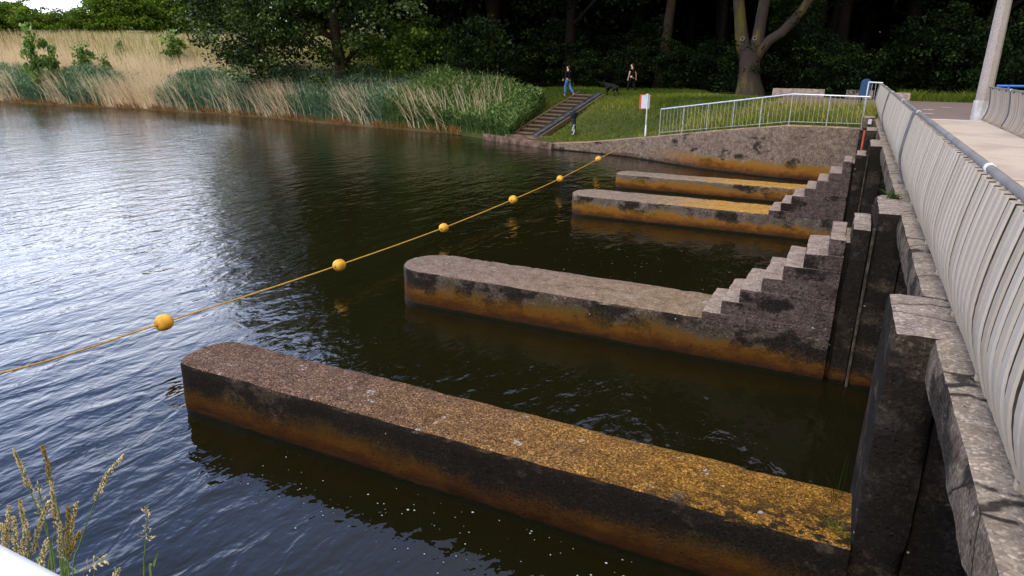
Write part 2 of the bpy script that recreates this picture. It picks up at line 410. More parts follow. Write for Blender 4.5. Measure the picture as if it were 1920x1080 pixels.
def crown_mesh(name, rg, rx, ry, z0, z1, clumps, per, leaf, clump_r=1.0, shell=.45, big_above=None, gap=0.0, tintbias=0.0):
    u = rg.normal(size=(clumps, 3)); u /= np.linalg.norm(u, axis=1)[:, None]
    rad = shell+(1-shell)*rg.random(clumps)**.7
    zc = (z0+z1)/2; hz = (z1-z0)/2
    prof = 1.0
    C = np.stack([u[:, 0]*rx*rad, u[:, 1]*ry*rad, zc+u[:, 2]*hz*rad], 1)
    C += rg.normal(size=C.shape)*np.array([.35, .35, .3])*clump_r
    ct = rg.normal(0, .16, clumps)
    P = []; S = []; T = []
    for i in range(clumps):
        k = per
        s = leaf
        if big_above is not None and C[i, 2] > big_above: k = max(8, per//3); s = leaf*1.9
        d = rg.normal(size=(k, 3)); d *= (rg.random(k)**.4/np.linalg.norm(d, axis=1))[:, None]
        d *= np.array([1.15, 1.15, .6])*clump_r*(.65+.7*rg.random())
        P.append(C[i]+d); S.append(np.full(k, s)*(.7+.6*rg.random(k)))
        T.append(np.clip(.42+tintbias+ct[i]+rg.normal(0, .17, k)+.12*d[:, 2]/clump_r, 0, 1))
    V, Q, T = leaf_arrays(np.concatenate(P), np.concatenate(S), np.concatenate(T), rg)
    return quads_mesh(name, V, Q, T)
def strips(base, height, lean, width, tint, rg, levels=4, arch=.0, face=None):
    """tapering blades. base (n,3), height (n,), lean (n,2) sideways offset at the tip"""
    n = len(base)
    ang = rg.random(n)*math.tau if face is None else face+rg.normal(0, .5, n)
    side = np.stack([np.cos(ang), np.sin(ang), np.zeros(n)], 1)
    V = np.zeros((n, levels, 2, 3)); 
    for l in range(levels):
        t = l/(levels-1)
        p = base.copy()
        p[:, 0] += lean[:, 0]*(t**1.5); p[:, 1] += lean[:, 1]*(t**1.5)
        p[:, 2] += height*(t-arch*t*t)
        w = (width*(1-.85*t**1.3))[:, None]*.5
        V[:, l, 0] = p-side*w; V[:, l, 1] = p+side*w
    idx = np.arange(n*levels*2).reshape(n, levels, 2)
    Q = np.concatenate([np.stack([idx[:, l, 0], idx[:, l, 1], idx[:, l+1, 1], idx[:, l+1, 0]], 1) for l in range(levels-1)])
    return V.reshape(-1, 3), Q, np.repeat(tint, levels*2)

# ------------------------------------------------------------------ ground, water, path
SX = [-260, -120, -65, -45, -30, -21, -17.5, -13.04, -11.0, -8.98, -5.07, -2.1, .6, 130]
SY = [40, 40, 38.0, 38.6, 36.2, 35.0, 33.2, 31.35, 30.95, 30.5, 28.11, 27.2, 27.0, 27.0]
ZB = [.15, .15, .15, .15, .15, .18, .28, .33, .45, .78, 1.45, 1.9, 2.0, 2.2]
def shore(x): return np.interp(x, SX, SY)
def gz(x, y):
    x = np.asarray(x, float); y = np.asarray(y, float); d = y-shore(x)
    z0 = np.interp(x, SX, ZB)
    w = np.interp(x, [-30, -17, -9, -3, 0, 3], [9, 7.4, 7.5, 5.5, 5, 1])
    right_ = z0+(2.33-z0)*smoothstep(0, 1, np.clip(d/w, 0, 1)) 
    left_ = z0+.45*smoothstep(0, 2, d)+np.clip((d-1.5)*(1+.035*np.clip(-x-58, 0, 60)), 0, 19)*.225+np.clip(d-20.5, 0, 60)*.05
    k = smoothstep(-46, -30, x)
    z = left_*(1-k)+right_*k
    u_ = (y-33.1)/6.4; xc = -15.5+1.2*u_+.2; zs = .36+1.92*np.clip(u_, 0, 1)-.16
    kc = smoothstep(1.9, 1.15, np.abs(x-xc))*smoothstep(-.12, 0, u_)*smoothstep(1.25, 1.0, u_)
    z = z*(1-kc)+zs*kc
    z = z + (1-kc)*.12*np.sin(x*.9+1)*np.sin(y*.7)*smoothstep(.5, 3, d)*smoothstep(3, -2, x)*(1-.4*k)
    return z
xs = np.concatenate([np.linspace(-260, -80, 40), np.linspace(-78, -20, 90), np.linspace(-19.6, 6, 110), np.linspace(6.5, 130, 50)])
ds = np.concatenate([[0.0, .001], np.linspace(.25, 12, 48), np.linspace(12.5, 60, 60), np.linspace(64, 300, 25)])
X, D = np.meshgrid(xs, ds, indexing='ij')
Y = shore(X)+.12+D; Z = gz(X, Y); Z[:, 0] = -1.6
Vg = np.stack([X, Y, Z], -1).reshape(-1, 3); nx, nd = X.shape
I = np.arange(nx*nd).reshape(nx, nd)
Qg = np.stack([I[:-1, :-1], I[1:, :-1], I[1:, 1:], I[:-1, 1:]], -1).reshape(-1, 4)
g_ = structure(mesh_obj('ground', quads_mesh('ground', Vg, Qg), M['ground'], None, True))
bm = bmesh.new()
for q in [((-300, -200, 0), (60, -200, 0), (60, 60, 0), (-300, 60, 0))]: bm.faces.new([bm.verts.new(v) for v in q])
structure(from_bm('water', bm, M['water']))
bm = bmesh.new(); bm.faces.new([bm.verts.new(v) for v in [(-300, -200, -1.9), (60, -200, -1.9), (60, 60, -1.9), (-300, 60, -1.9)]])
structure(from_bm('river_bed', bm, M['ground']))
# near bank behind the camera
structure(rough_box('near_bank', (-30, -40, -1.6), (40, 1.02, 1.99), M['ground'], None, cell=1.2, r=.2, amp=.05))
# path: a sheet following the ground at the far end of the deck
def sheet(name, poly_fn, nu, nv, mat, lift=.03):
    V = []; 
    for i in range(nu+1):
        for j in range(nv+1):
            x, y = poly_fn(i/nu, j/nv); V.append((x, y, float(gz(x, y))+lift))
    I = np.arange((nu+1)*(nv+1)).reshape(nu+1, nv+1)
    Q = np.stack([I[:-1, :-1], I[1:, :-1], I[1:, 1:], I[:-1, 1:]], -1).reshape(-1, 4)
    return structure(mesh_obj(name, quads_mesh(name, np.array(V), Q), mat, None, True))
sheet('path', lambda u, v: (.85+3.35*u, 26.95+7.3*v), 6, 12, M['path'], .055)
def cross_path(u, v):
    x = -3.6+54*u
    y0 = 33.2+.02*(x-3)**2*.1; y1 = 41.3 if x > 2 else 42.2
    return x, y0+(y1-y0)*v
sheet('path', cross_path, 60, 12, M['path'], .04)
for (px, py, w, l) in [(1741, 204, .5, .45), (1740, 211, .5, .4), (1774, 200, .5, .35)]:
    c = at(px, py, z=2.42)
    bm = bmesh.new()
    pts = [bm.verts.new((c.x+w/2*math.cos(a)*(1+.15*math.sin(3*a)), c.y+l/2*math.sin(a), float(gz(c.x, c.y))+.062)) for a in np.linspace(0, math.tau, 14)[:-1]]
    bm.faces.new(pts); structure(from_bm('path_marking', bm, M['paint']))

# ------------------------------------------------------------------ weir piers
def low_wall(name, x_tip, x_end, y0, y1, top, mat, parent, tip=1.0, r=.045, amp=.01, pointy=2.0, end_notch=None):
    """long wall with a rounded upstream nose: outline loops stacked, arris rounded, surface worn"""
    cy = (y0+y1)/2; hw = (y1-y0)/2; step = .07
    out = []
    nseg = 26
    xs_ = np.arange(x_end, x_tip+hw*tip, -step)
    for x in xs_: out.append((x, y0))
    for k in range(nseg+1):
        a = -math.pi/2-math.pi*k/nseg
        c, s = math.cos(a), math.sin(a)
        e = 2/ pointy
        cx = (abs(c)**e)*(-1 if c < 0 else 1); sy = (abs(s)**e)*(-1 if s < 0 else 1)
        out.append((x_tip+hw*tip+cx*hw*tip, cy+sy*hw))
    for x in xs_[::-1]: out.append((x, y1))
    n = len(out); bm = bmesh.new()
    levels = [(-1.2, 0), (-.1, 0)]+[(z, 0) for z in np.linspace(.0, top-r, 8)]+[(top-r*.3, r*.3), (top, r)]
    cen = Vector((x_tip+hw*tip, cy, 0))
    rings = []
    insets = levels + [(top, r+hw*f) for f in (.3, .6, .88)]
    for li, (z, ins) in enumerate(insets):
        ring = []
        for (x, y) in out:
            ins2 = ins
            p = Vector((x, y, z))
            k = mnoise.noise(Vector((x, y, .3))*4)*.5+mnoise.noise(Vector((x, y, 7.3))*13)*.5
            if 0 < ins <= r: ins2 = ins*(1+1.3*max(0, k)); p.z -= .02*max(0, k)
            # inset toward the centre line
            if x > cen.x:
                p.y += (ins2 if y < cy else -ins2)
            else:
                v = Vector((cen.x-x, cy-y, 0)); L = v.length
                if L > 1e-5: p += v/L*min(ins2, L*.99)
            p = p + nz3(p, 2.0, amp) + nz3(p, 8.0, amp*.5)
            ring.append(bm.verts.new(p))
        rings.append(ring)
    for a, b in zip(rings[:-1], rings[1:]):
        for k in range(n-1): bm.faces.new((a[k+1], a[k], b[k], b[k+1]))
    bm.faces.new(rings[-1])
    bm.faces.new([rg_[0] for rg_ in rings]+[rg_[-1] for rg_ in rings[::-1]])
    bmesh.ops.recalc_face_normals(bm, faces=bm.faces)
    return from_bm(name, bm, mat, parent, True)
GP = 'concrete weir piers'
def stairs(parent, y0, y1, top0=.71):
    bm = bmesh.new(); x0 = -1.5; prev = top0-.13
    for k in range(7):
        xk = x0+.243*k; zt = top0+.2*k if k < 6 else 1.95
        w = .012*math.sin(k*2.3)
        rough_box_verts(bm, (xk+w, y0+.004*(k % 2), prev), (.16, y1-.004*(k % 3), zt), cell=.07, r=.016, amp=.005, chip=.03, front=.25)
        prev = zt
    return from_bm('staircase', bm, M['stair'], parent, True)
# nearest pier: rough aggregate, mossy, no steps
t = thing('weir_pier', 'nearest low concrete pier with a gravelly orange mossy top and no steps', 'pier', (-3, 5.2, 0), GP)
def par(o, p):
    return o
def low(name, *a, **k): return low_wall(name, *a, **k)
def P_(parent, o):
    o.parent = parent; o.matrix_parent_inverse = Matrix.Translation(parent.location).inverted(); return o
P_(t, low_wall('low_wall', -6.78, .46, 4.78, 5.58, .65, M['pier_a'], None, tip=.8, pointy=2.5, amp=.012))
P_(t, rough_box('pillar', (.455, 4.85, -1.2), (.80, 5.82, 2.345), M['pillar'], cell=.06, r=.03, amp=.01, chip=.05))
P_(t, rough_box('pier_core', (.80, 4.9, -1.2), (3.8, 5.75, 2.03), M['pillar'], cell=.25, r=.02, amp=.01))
def stepped_pier(y0, y1, top, mat, label, tiptop):
    t = thing('weir_pier', label, 'pier', (-3, (y0+y1)/2, 0), GP)
    P_(t, low_wall('low_wall', -6.8, .155, y0+.0, y1, top, mat, None, tip=1.0, amp=.008))
    s = stairs(None, y0+.004, y1+.05, top+.1); P_(t, s)
    P_(t, rough_box('slot_wall', (.10, y0+.12, -1.2), (.24, y1-.1, 1.9), M['pillar'], cell=.1, r=.01, amp=.004))
    P_(t, rough_box('stop_log_block', (.21, y0+.05, -1.2), (.425, y1, 2.10), M['pillar'], cell=.06, r=.02, amp=.008, chip=.035))
    P_(t, box_obj('guide_strip', (.43, y0-.012, -1.2), (.462, y0+.10, 2.12), M['guide'], bevel=.006))
    P_(t, rough_box('pillar', (.45, y0+.02, -1.2), (.79, y1+.25, 2.335), M['pillar'], cell=.06, r=.03, amp=.01, chip=.04))
    P_(t, rough_box('pier_core', (.79, y0+.05, -1.2), (3.8, y1+.2, 2.03), M['pillar'], cell=.25, r=.02, amp=.01))
    return t
stepped_pier(9.2, 10.36, .63, M['pier_b'], 'stepped concrete pier with round nose, second pier from the camera, grey brown top', 0)
stepped_pier(17.4, 18.62, .57, M['pier_c'], 'stepped concrete pier with orange lichen on its top beside the third gap, third from camera', 0)
t = thing('weir_pier', 'farthest low concrete pier in front of the wing wall, without steps', 'pier', (-3, 22.7, 0), GP)
P_(t, low_wall('low_wall', -7.0, .2, 22.15, 23.15, .48, M['pier_c'], None, tip=.7, amp=.008))
P_(t, rough_box('pillar', (.42, 22.2, -1.2), (.80, 23.4, 2.30), M['pillar'], cell=.08, r=.03, amp=.01, chip=.04))
P_(t, rough_box('end_block', (.19, 22.3, -1.2), (.43, 23.05, .5), M['pillar'], cell=.1, r=.02, amp=.008))
P_(t, rough_box('pier_core', (.80, 22.3, -1.2), (3.8, 23.2, 2.03), M['pillar'], cell=.25, r=.02, amp=.01))
# sluice gates in the shade under the deck
bays = [(1.0, 4.9, 'nearest'), (5.76, 9.25, 'second'), (10.57, 17.45, 'wide middle'), (18.83, 22.3, 'fourth'), (23.21, 27.2, 'farthest')]
for a, b, w in bays:
    t = thing('sluice_gate', f'dark steel sluice gate in the {w} opening under the footbridge', 'gate', (1.25, (a+b)/2, 0), 'sluice gates under the footbridge')
    P_(t, box_obj('gate_leaf', (1.2, a+.02, -1.2), (1.26, b-.02, 2.0), M['gate'], bevel=.01))
    bm = bmesh.new()
    for z in (.2, .8, 1.4): bm_box(bm, (1.17, (a+b)/2, z), (.057, b-a-.1, .1))
    P_(t, from_bm('stiffener', bm, M['gate']))

# ------------------------------------------------------------------ footbridge
t = thing('footbridge', 'pale concrete footbridge deck with chipped edge beam crossing the weir', 'bridge', (2.4, 14, 2.2))
P_(t, rough_box('edge_beam', (.68, .6, 2.02), (.97, 26.92, 2.34), M['beam'], cell=.09, r=.03, amp=.004, chip=.05))
P_(t, rough_box('deck', (.975, .6, 2.05), (3.98, 26.96, 2.402), M['deck'], cell=.3, r=.012, amp=.003))
P_(t, box_obj('deck_joint', (.98, 26.4, 2.403), (3.7, 26.48, 2.408), M['pipe_white'], bevel=0))
P_(t, box_obj('deck_joint', (.98, 12.5, 2.403), (3.7, 12.53, 2.406), M['kerb'], bevel=0))
P_(t, box_obj('side_beam', (3.985, .6, 2.02), (4.2, 26.92, 2.36), M['beam'], bevel=.02))

def slat_profile(mirror=1, n=9, top=.955):
    """centre line of a belly curved slat: x offset (towards the deck positive), height"""
    pts = []
    for k in range(n):
        s = k/(n-1); z = top*(1-s)
        # straight top, bulging out at two thirds, tucked in at the foot
        x = -.055*math.sin(math.pi*min(1, s*.62)) - .02*math.sin(math.pi*s)
        x += .075*max(0, (s-.6)/.4)**1.7
        pts.append((x*mirror, z))
    return pts
def panel_mesh(nslats=7, pitch=.1639, mirror=1, depth=.055, wide=.106):
    bm = bmesh.new()
    pr = slat_profile(mirror, 13)
    for i in range(nslats):
        y = (i+.5)*pitch; jz = random.uniform(-.004, .004); jx = random.uniform(-.005, .005)
        last = None
        h = wide/2; q = depth/2; c = .012
        sec = [(-q, -h+c), (-q+c, -h), (q-c, -h), (q, -h+c), (q, h-c), (q-c, h), (-q+c, h), (-q, h-c)]
        for (x, z) in pr:
            vs = [bm.verts.new((x+jx+dx, y+dy, z+jz)) for dx, dy in sec]
            if last:
                for k in range(8):
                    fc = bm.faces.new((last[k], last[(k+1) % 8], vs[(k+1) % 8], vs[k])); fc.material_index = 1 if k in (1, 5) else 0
            else: bm.faces.new(vs)
            last = vs
        bm.faces.new(last[::-1])
    x0 = pr[-1][0]
    L = nslats*pitch
    bm_box(bm, (x0+.03*mirror, L/2, -.012), (.05, L-.06, .014))
    bm_box(bm, (x0+.02*mirror, .06, -.04), (.09, .05, .05), bevel=.006)
    bmesh.ops.recalc_face_normals(bm, faces=bm.faces)
    me = bpy.data.meshes.new('railing_panel'); bm.to_mesh(me); bm.free(); me.materials.append(M['slat']); me.materials.append(M['slat_gap_shade']); return me
def railing(label, X, y0, y1, zb, ztop, mirror, posts, caps):
    t = thing('bridge_railing', label, 'railing', (X, y0, zb))
    me = panel_mesh(mirror=mirror)
    Lb = 7*.1639; k = 0; y = y0
    while y+Lb < y1+.05:
        o = bpy.data.objects.new('railing_panel', me); COL.objects.link(o); o.parent = t; o.location = (-.03*mirror, y-y0, .045); y += Lb
    P_(t, tube_obj('top_rail', [(X+.012*mirror, yy, ztop) for yy in np.linspace(y0-.1, y1, 16)], .029, M['pipe'], None, 14))
    for yp in posts:
        bm = bmesh.new(); last = None
        for (x, z) in slat_profile(mirror):
            vs = [bm.verts.new((X-.03*mirror+x+dx, yp+dy, zb+.045+z*1.03)) for dx, dy in ((-.06, -.025), (.05, -.025), (.05, .025), (-.06, .025))]
            if last:
                for k in range(4): bm.faces.new((last[k], last[(k+1) % 4], vs[(k+1) % 4], vs[k]))
            else: bm.faces.new(vs)
            last = vs
        bm.faces.new(last[::-1]); bm_box(bm, (X-.03*mirror, yp, zb+.015), (.16, .1, .03), bevel=.004)
        bmesh.ops.recalc_face_normals(bm, faces=bm.faces)
        P_(t, from_bm('post', bm, M['post']))
    for yp in caps:
        P_(t, tube_obj('rail_sleeve', [(X+.012*mirror, yp-.035, ztop+.001), (X+.012*mirror, yp+.035, ztop+.001)], .034, M['pipe_white'], None, 14))
    yy = y0+.5
    while yy < y1:
        bm = bmesh.new(); bm_box(bm, (X+.012*mirror, yy, ztop-.045), (.02, .03, .05)); yy += 1.1475
        P_(t, from_bm('rail_bracket', bm, M['dark']))
    return t
railing('curved slat railing along the water side of the footbridge, running from the camera', .865, .75, 32.0, 2.345, 3.365, 1, [11.75, 21.4, 31.9], [5.5, 11.95, 16.2, 21.4, 26.6])
railing('curved slat railing on the far side of the footbridge, ending by the concrete mast', 3.83, .75, 27.1, 2.41, 3.44, -1, [23.6, 26.95, 17.5, 12], [23.45, 17.3])
# near bank railing whose white top tube enters the corner of the view
t = thing('near_railing', 'white tube handrail of the near bank railing with posts', 'railing', (-3, .31, 2.05))
a = at(-30, 1020, y=.32); b = at(112, 1103, y=.32)
a = at(0, 1020, y=.325); b = at(110, 1080, y=.325); zr = (a.z+b.z)/2-.024*1.12-.018
P_(t, tube_obj('top_rail', [(x, .325, zr-.0) for x in np.linspace(.8, -7.5, 20)], .024, M['pipe_white'], None, 16))
for x in np.linspace(.5, -7.3, 5):
    P_(t, tube_obj('post', [(x, .325, 2.0), (x, .325, zr-.03)], .02, M['pipe_white'], None, 10))
P_(t, tube_obj('lower_rail', [(.8, .325, 2.2), (-7.5, .325, 2.2)], .015, M['pipe_white'], None, 8))

# ------------------------------------------------------------------ far wing wall, quay, pillar by the abutment
def wall_strip(name, trace, tops, mat, th=.32, zbot=-1.2, nz=14, step=.09):
    tr = [Vector((x, y, 0)) for x, y in trace]; L = [0]
    for a, b in zip(tr[:-1], tr[1:]): L.append(L[-1]+(b-a).length)
    n = int(L[-1]/step); bm = bmesh.new(); cols = []
    for i in range(n+1):
        s = L[-1]*i/n
        x = np.interp(s, L, [v.x for v in tr]); y = np.interp(s, L, [v.y for v in tr]); zt = np.interp(s, L, tops)
        s2 = min(L[-1], s+.4); s0 = max(0, s-.4)
        dx = np.interp(s2, L, [v.x for v in tr])-np.interp(s0, L, [v.x for v in tr]); dy = np.interp(s2, L, [v.y for v in tr])-np.interp(s0, L, [v.y for v in tr])
        nn = Vector((-dy, dx, 0)).normalized(); 
        if nn.y < 0: nn = -nn
        col = []
        for k in range(nz+1):
            p = Vector((x, y, zbot+(zt-.03-zbot)*k/nz)); p += nz3(p, 1.6, .02)+nz3(p, 7, .008); col.append(p)
        p = Vector((x, y, zt))+nn*.03; p.z += .015*mnoise.noise(p*5); col.append(p)
        p = Vector((x, y, zt+.01))+nn*th; col.append(p)
        p = Vector((x, y, zbot))+nn*th; col.append(p)
        cols.append([bm.verts.new(v) for v in col])
    for a, b in zip(cols[:-1], cols[1:]):
        for k in range(len(a)-1): bm.faces.new((a[k], b[k], b[k+1], a[k+1]))
    bm.faces.new(cols[0]); bm.faces.new(cols[-1][::-1])
    bmesh.ops.recalc_face_normals(bm, faces=bm.faces)
    return from_bm(name, bm, mat, None, True)
o = wall_strip('wing_wall', [(.62, 27.0), (-2.1, 27.2), (-5.07, 28.11), (-8.98, 30.35), (-11, 30.85), (-13.0, 31.2)],
               [1.98, 1.95, 1.52, .82, .5, .3], M['wing'])
tag(o, 'long sloping concrete wing wall with orange tide stain under the grassy far bank', 'retaining wall')
t = thing('landing_edge', 'low worn brown landing edge at the foot of the wooden steps', 'quay edge', (-15, 32.3, 0))
bm = bmesh.new()
d = Vector((-18.0+13.0, 33.35-31.2, 0)); L = d.length; rt = Matrix.Rotation(math.atan2(d.y, d.x), 3, 'Z')
for k, (off, zt, w) in enumerate([(0, .3, .3), (.32, .33, .3), (.64, .34, .28)]):
    c = Vector((-13.05, 31.25, 0))+d*.5+Vector((-d.y, d.x, 0)).normalized()*-(off+.1)
    bm_box(bm, (c.x, c.y, zt-.35), (L, w, .7), rt, .03)
for v in bm.verts: v.co += nz3(v.co, 2, .02)
P_(t, from_bm('planking', bm, M['quay']))
P_(t, rough_box('step_ledge', (-16.3, 32.55, .1), (-13.6, 33.3, .42), M['quay'], cell=.15, r=.03, amp=.03))
t = thing('abutment_pillar', 'concrete abutment block with a small gauge box where railing meets the wing wall', 'abutment', (.55, 26.4, 0))
P_(t, rough_box('lower_block', (.30, 26.0, -1.2), (.72, 27.3, 2.02), M['pillar'], cell=.12, r=.03, amp=.01, chip=.03))
P_(t, rough_box('cap_block', (.33, 25.95, 2.03), (.7, 26.9, 2.42), M['beam'], cell=.09, r=.03, amp=.01, chip=.03))
P_(t, box_obj('gauge_box', (.49, 25.86, 2.2), (.6, 25.95, 2.36), M['galv'], bevel=.012))
o = tube_obj('gauge_pole', [(.41, 26.0-.12, -.8), (.44, 26.0-.10, 2.0)], .034, M['orange'], None, 8)
tag(o, 'slim orange pole standing against the far abutment', 'pole')

# ------------------------------------------------------------------ fence on the wing wall
t = thing('guard_fence', 'thin galvanised bar fence along the top of the far wing wall', 'fence', (-3.5, 28, 1.9))
FX = [(-7.38, 29.62), (-2.06, 27.42), (.46, 27.3)]
FB = [1.13, 1.98, 2.02]; FT = [2.2, 3.04, 3.02]
def fpt(u):
    return (np.interp(u, [0, .68, 1], [p[0] for p in FX]), np.interp(u, [0, .68, 1], [p[1] for p in FX]), np.interp(u, [0, .68, 1], FB), np.interp(u, [0, .68, 1], FT))
P_(t, tube_obj('top_rail', [(*fpt(u)[:2], fpt(u)[3]) for u in (0, .34, .675, .685, 1)], .026, M['galv'], None, 8))
P_(t, tube_obj('lower_rail', [(*fpt(u)[:2], fpt(u)[2]+.09) for u in (0, .34, .68, 1)], .012, M['galv_dull'], None, 6))
for u in (0, .136, .272, .408, .544, .68, .84, .985):
    x, y, b, tp = fpt(u); P_(t, tube_obj('post', [(x, y, b-.2), (x, y, tp)], .019, M['galv_dull'], None, 8))
for k in range(1, 50):
    x, y, b, tp = fpt(k/50); P_(t, tube_obj('baluster', [(x, y, b+.09), (x, y, tp)], .0065, M['galv_dull'], None, 6))
t = thing('end_railing', 'short pale railing closing the gap at the far end of the slat railing', 'railing', (.6, 32, 2.3))
P_(t, tube_obj('top_rail', [(.38, 31.98, 3.42), (.9, 32.0, 3.40)], .03, M['galv'], None, 8))
P_(t, tube_obj('post', [(.39, 31.98, 2.2), (.39, 31.98, 3.42)], .025, M['galv'], None, 8))
for x in (.53, .66, .78): P_(t, tube_obj('baluster', [(x, 31.99, 2.5), (x, 31.99, 3.4)], .011, M['galv_dull'], None, 6))
P_(t, tube_obj('lower_rail', [(.39, 31.98, 2.5), (.88, 32, 2.5)], .015, M['galv_dull'], None, 6))

# ------------------------------------------------------------------ far bank furniture
def gp(px, py, z0=2.3):
    """where the view ray meets the terrain"""
    d = ray(px, py); 
    for s in np.arange(15, 140, .05):
        p = Vector((0, 0, CAMH))+d*float(s)
        if p.y > shore(p.x)+.15 and p.z <= float(gz(p.x, p.y)): return Vector((p.x, p.y, float(gz(p.x, p.y))))
    return at(px, py, z=z0)
# sign seen from behind
t = thing('warning_sign', 'white backed sign with red rim on a thin steel pole above the wing wall', 'sign', (-8.24, 30.55, .8))
P_(t, tube_obj('pole', [(-8.25, 30.62, .5), (-8.27, 30.62, 2.78)], .03, M['galv'], None, 10))
P_(t, tube_obj('pole_foot', [(-8.25, 30.62, .6), (-8.255, 30.62, 1.42)], .04, M['pipe_white'], None, 10))
bm = bmesh.new(); bm_box(bm, (-8.40, 30.69, 2.42), (.46, .015, .62), Matrix.Rotation(R(24), 3, 'Z'), .004); P_(t, from_bm('rim', bm, M['signred']))
bm = bmesh.new(); bm_box(bm, (-8.365, 30.672, 2.42), (.36, .02, .57), Matrix.Rotation(R(24), 3, 'Z'), .004); P_(t, from_bm('panel', bm, M['signback']))
bm = bmesh.new(); bm_box(bm, (-8.30, 30.655, 2.73), (.14, .06, .05), Matrix.Rotation(R(24), 3, 'Z'), .01); P_(t, from_bm('clamp', bm, M['pipe_white']))
# black post with a wide head
b = gp(1075, 257, .6)
t = thing('black_post', 'black post with flared head and flaked paint standing in the bank grass', 'post', b)
P_(t, tube_obj('shaft', [(b.x+.06, b.y, b.z-.2), (b.x, b.y, b.z+.6), (b.x-.02, b.y, b.z+.95)], [.125, .10, .13], M['blackp'], None, 12))
P_(t, tube_obj('head', [(b.x-.02, b.y, b.z+.93), (b.x-.02, b.y, b.z+1.03), (b.x-.02, b.y, b.z+1.2), (b.x-.02, b.y, b.z+1.21)], [.13, .19, .2, .16], M['blackp'], None, 12))
bm = bmesh.new()
for k in range(16):
    z = b.z+random.uniform(.12, .6); a = random.uniform(-2.4, -.8); rr = .118-.02*(z-b.z)
    bm_box(bm, (b.x+.03+rr*math.cos(a), b.y+rr*math.sin(a), z), (.035, .012, random.uniform(.03, .09)), Matrix.Rotation(a+math.pi/2, 3, 'Z'))
P_(t, from_bm('paint_flake', bm, M['chip']))
# wooden steps up the bank
S0 = Vector((-15.5, 33.1, .36)); S1 = Vector((-14.3, 39.5, 2.28))
dirv = (S1-S0); dh = Vector((dirv.x, dirv.y, 0)).normalized(); sd = Vector((dh.y, -dh.x, 0))
t = thing('bank_steps', 'wooden plank steps climbing the far bank from the landing edge', 'steps', S0)
rz = Matrix.Rotation(math.atan2(dh.y, dh.x)-math.pi/2, 3, 'Z')
NS = 12
for k in range(NS):
    c = S0+dirv*((k+.5)/NS); zt = S0.z+dirv.z*(k+1)/NS
    bm = bmesh.new()
    bm_box(bm, (c.x, c.y, zt-.02), (1.15, dirv.length/NS*.9, .045), rz, .008)
    f_ = c-dh*(dirv.length/NS*.43)
    bm2 = bmesh.new(); bm_box(bm2, (f_.x, f_.y, zt-.13), (1.12, .03, .18), rz, .006)
    for v in bm.verts: v.co += nz3(v.co, 3, .012)
    P_(t, from_bm('tread', bm, M['wood']))
    P_(t, from_bm('riser', bm2, M['wood_dark']))
sl = math.atan2(dirv.z, Vector((dirv.x, dirv.y)).length)
rr = rz @ Matrix.Rotation(sl, 3, 'X')
for s_ in (-.63, ):
    c = S0+dirv*.5+sd*s_; bm = bmesh.new(); bm_box(bm, (c.x, c.y, c.z+.02), (.08, dirv.length+.3, .26), rr, .01); P_(t, from_bm('side_board', bm, M['wood']))
c = S0+dirv*.5+sd*1.12; bm = bmesh.new(); bm_box(bm, (c.x, c.y, c.z-.03), (.10, dirv.length, .2), rr, .01); P_(t, from_bm('side_board', bm, M['wood']))
t = thing('boat_slide', 'blue grey metal slide trough lying on the right side of the wooden steps', 'slide', S0)
bm = bmesh.new(); c0 = S0+dirv*.5+sd*.82
bm_box(bm, (c0.x, c0.y, c0.z+.08), (.34, dirv.length*1.03, .03), rr)
P_(t, from_bm('trough', bm, M['ramp']))
for s_ in (-.18, .18):
    bm = bmesh.new(); c = c0+sd*s_; bm_box(bm, (c.x, c.y, c.z+.11), (.025, dirv.length*1.03, .06), rr, .005); P_(t, from_bm('flange', bm, M['ramp']))
# blue board
t = thing('info_board', 'dark blue board with rounded top on a dark post behind the fence', 'board', (.25, 33, 2.3))
bm = bmesh.new()
w = .19; out = [(-w, .0), (w, .0)]+[(w*math.cos(a), .62+w*.75*math.sin(a)) for a in np.linspace(0, math.pi, 13)]
fr = [bm.verts.new((x, 0, z)) for x, z in out]; f = bm.faces.new(fr)
ex = bmesh.ops.extrude_face_region(bm, geom=[f]); bmesh.ops.translate(bm, vec=(0, .06, 0), verts=[v for v in ex['geom'] if isinstance(v, bmesh.types.BMVert)])
bmesh.ops.recalc_face_normals(bm, faces=bm.faces)
bmesh.ops.transform(bm, matrix=Matrix.Translation((.27, 32.97, 2.78)) @ Matrix.Rotation(R(4), 4, 'Y'), verts=bm.verts)
P_(t, from_bm('board', bm, M['blue']))
P_(t, box_obj('post', (.13, 33.03, 2.1), (.26, 33.09, 2.85), M['blackp'], bevel=.01))
# concrete blocks bordering the path
for (px0, px1, pyb, yy, h, lab) in [(1447, 1545, 181, 43, .42, 'long low concrete block beside the path right of the forked tree'),
                                    (1585, 1636, 182, 44, .40, 'low concrete block behind the blue board'),
                                    (1660, 1706, 188, 41, .40, 'low concrete block behind the end of the slat railing')]:
    a = at(px0, pyb, y=yy); b = at(px1, pyb, y=yy)
    o = rough_box('concrete_block', (a.x, yy, 2.25), (b.x, yy+.4, 2.38+h), M['kerb'], cell=.15, r=.02, amp=.012, chip=.03)
    tag(o, lab, 'concrete block', 'concrete blocks along the path')
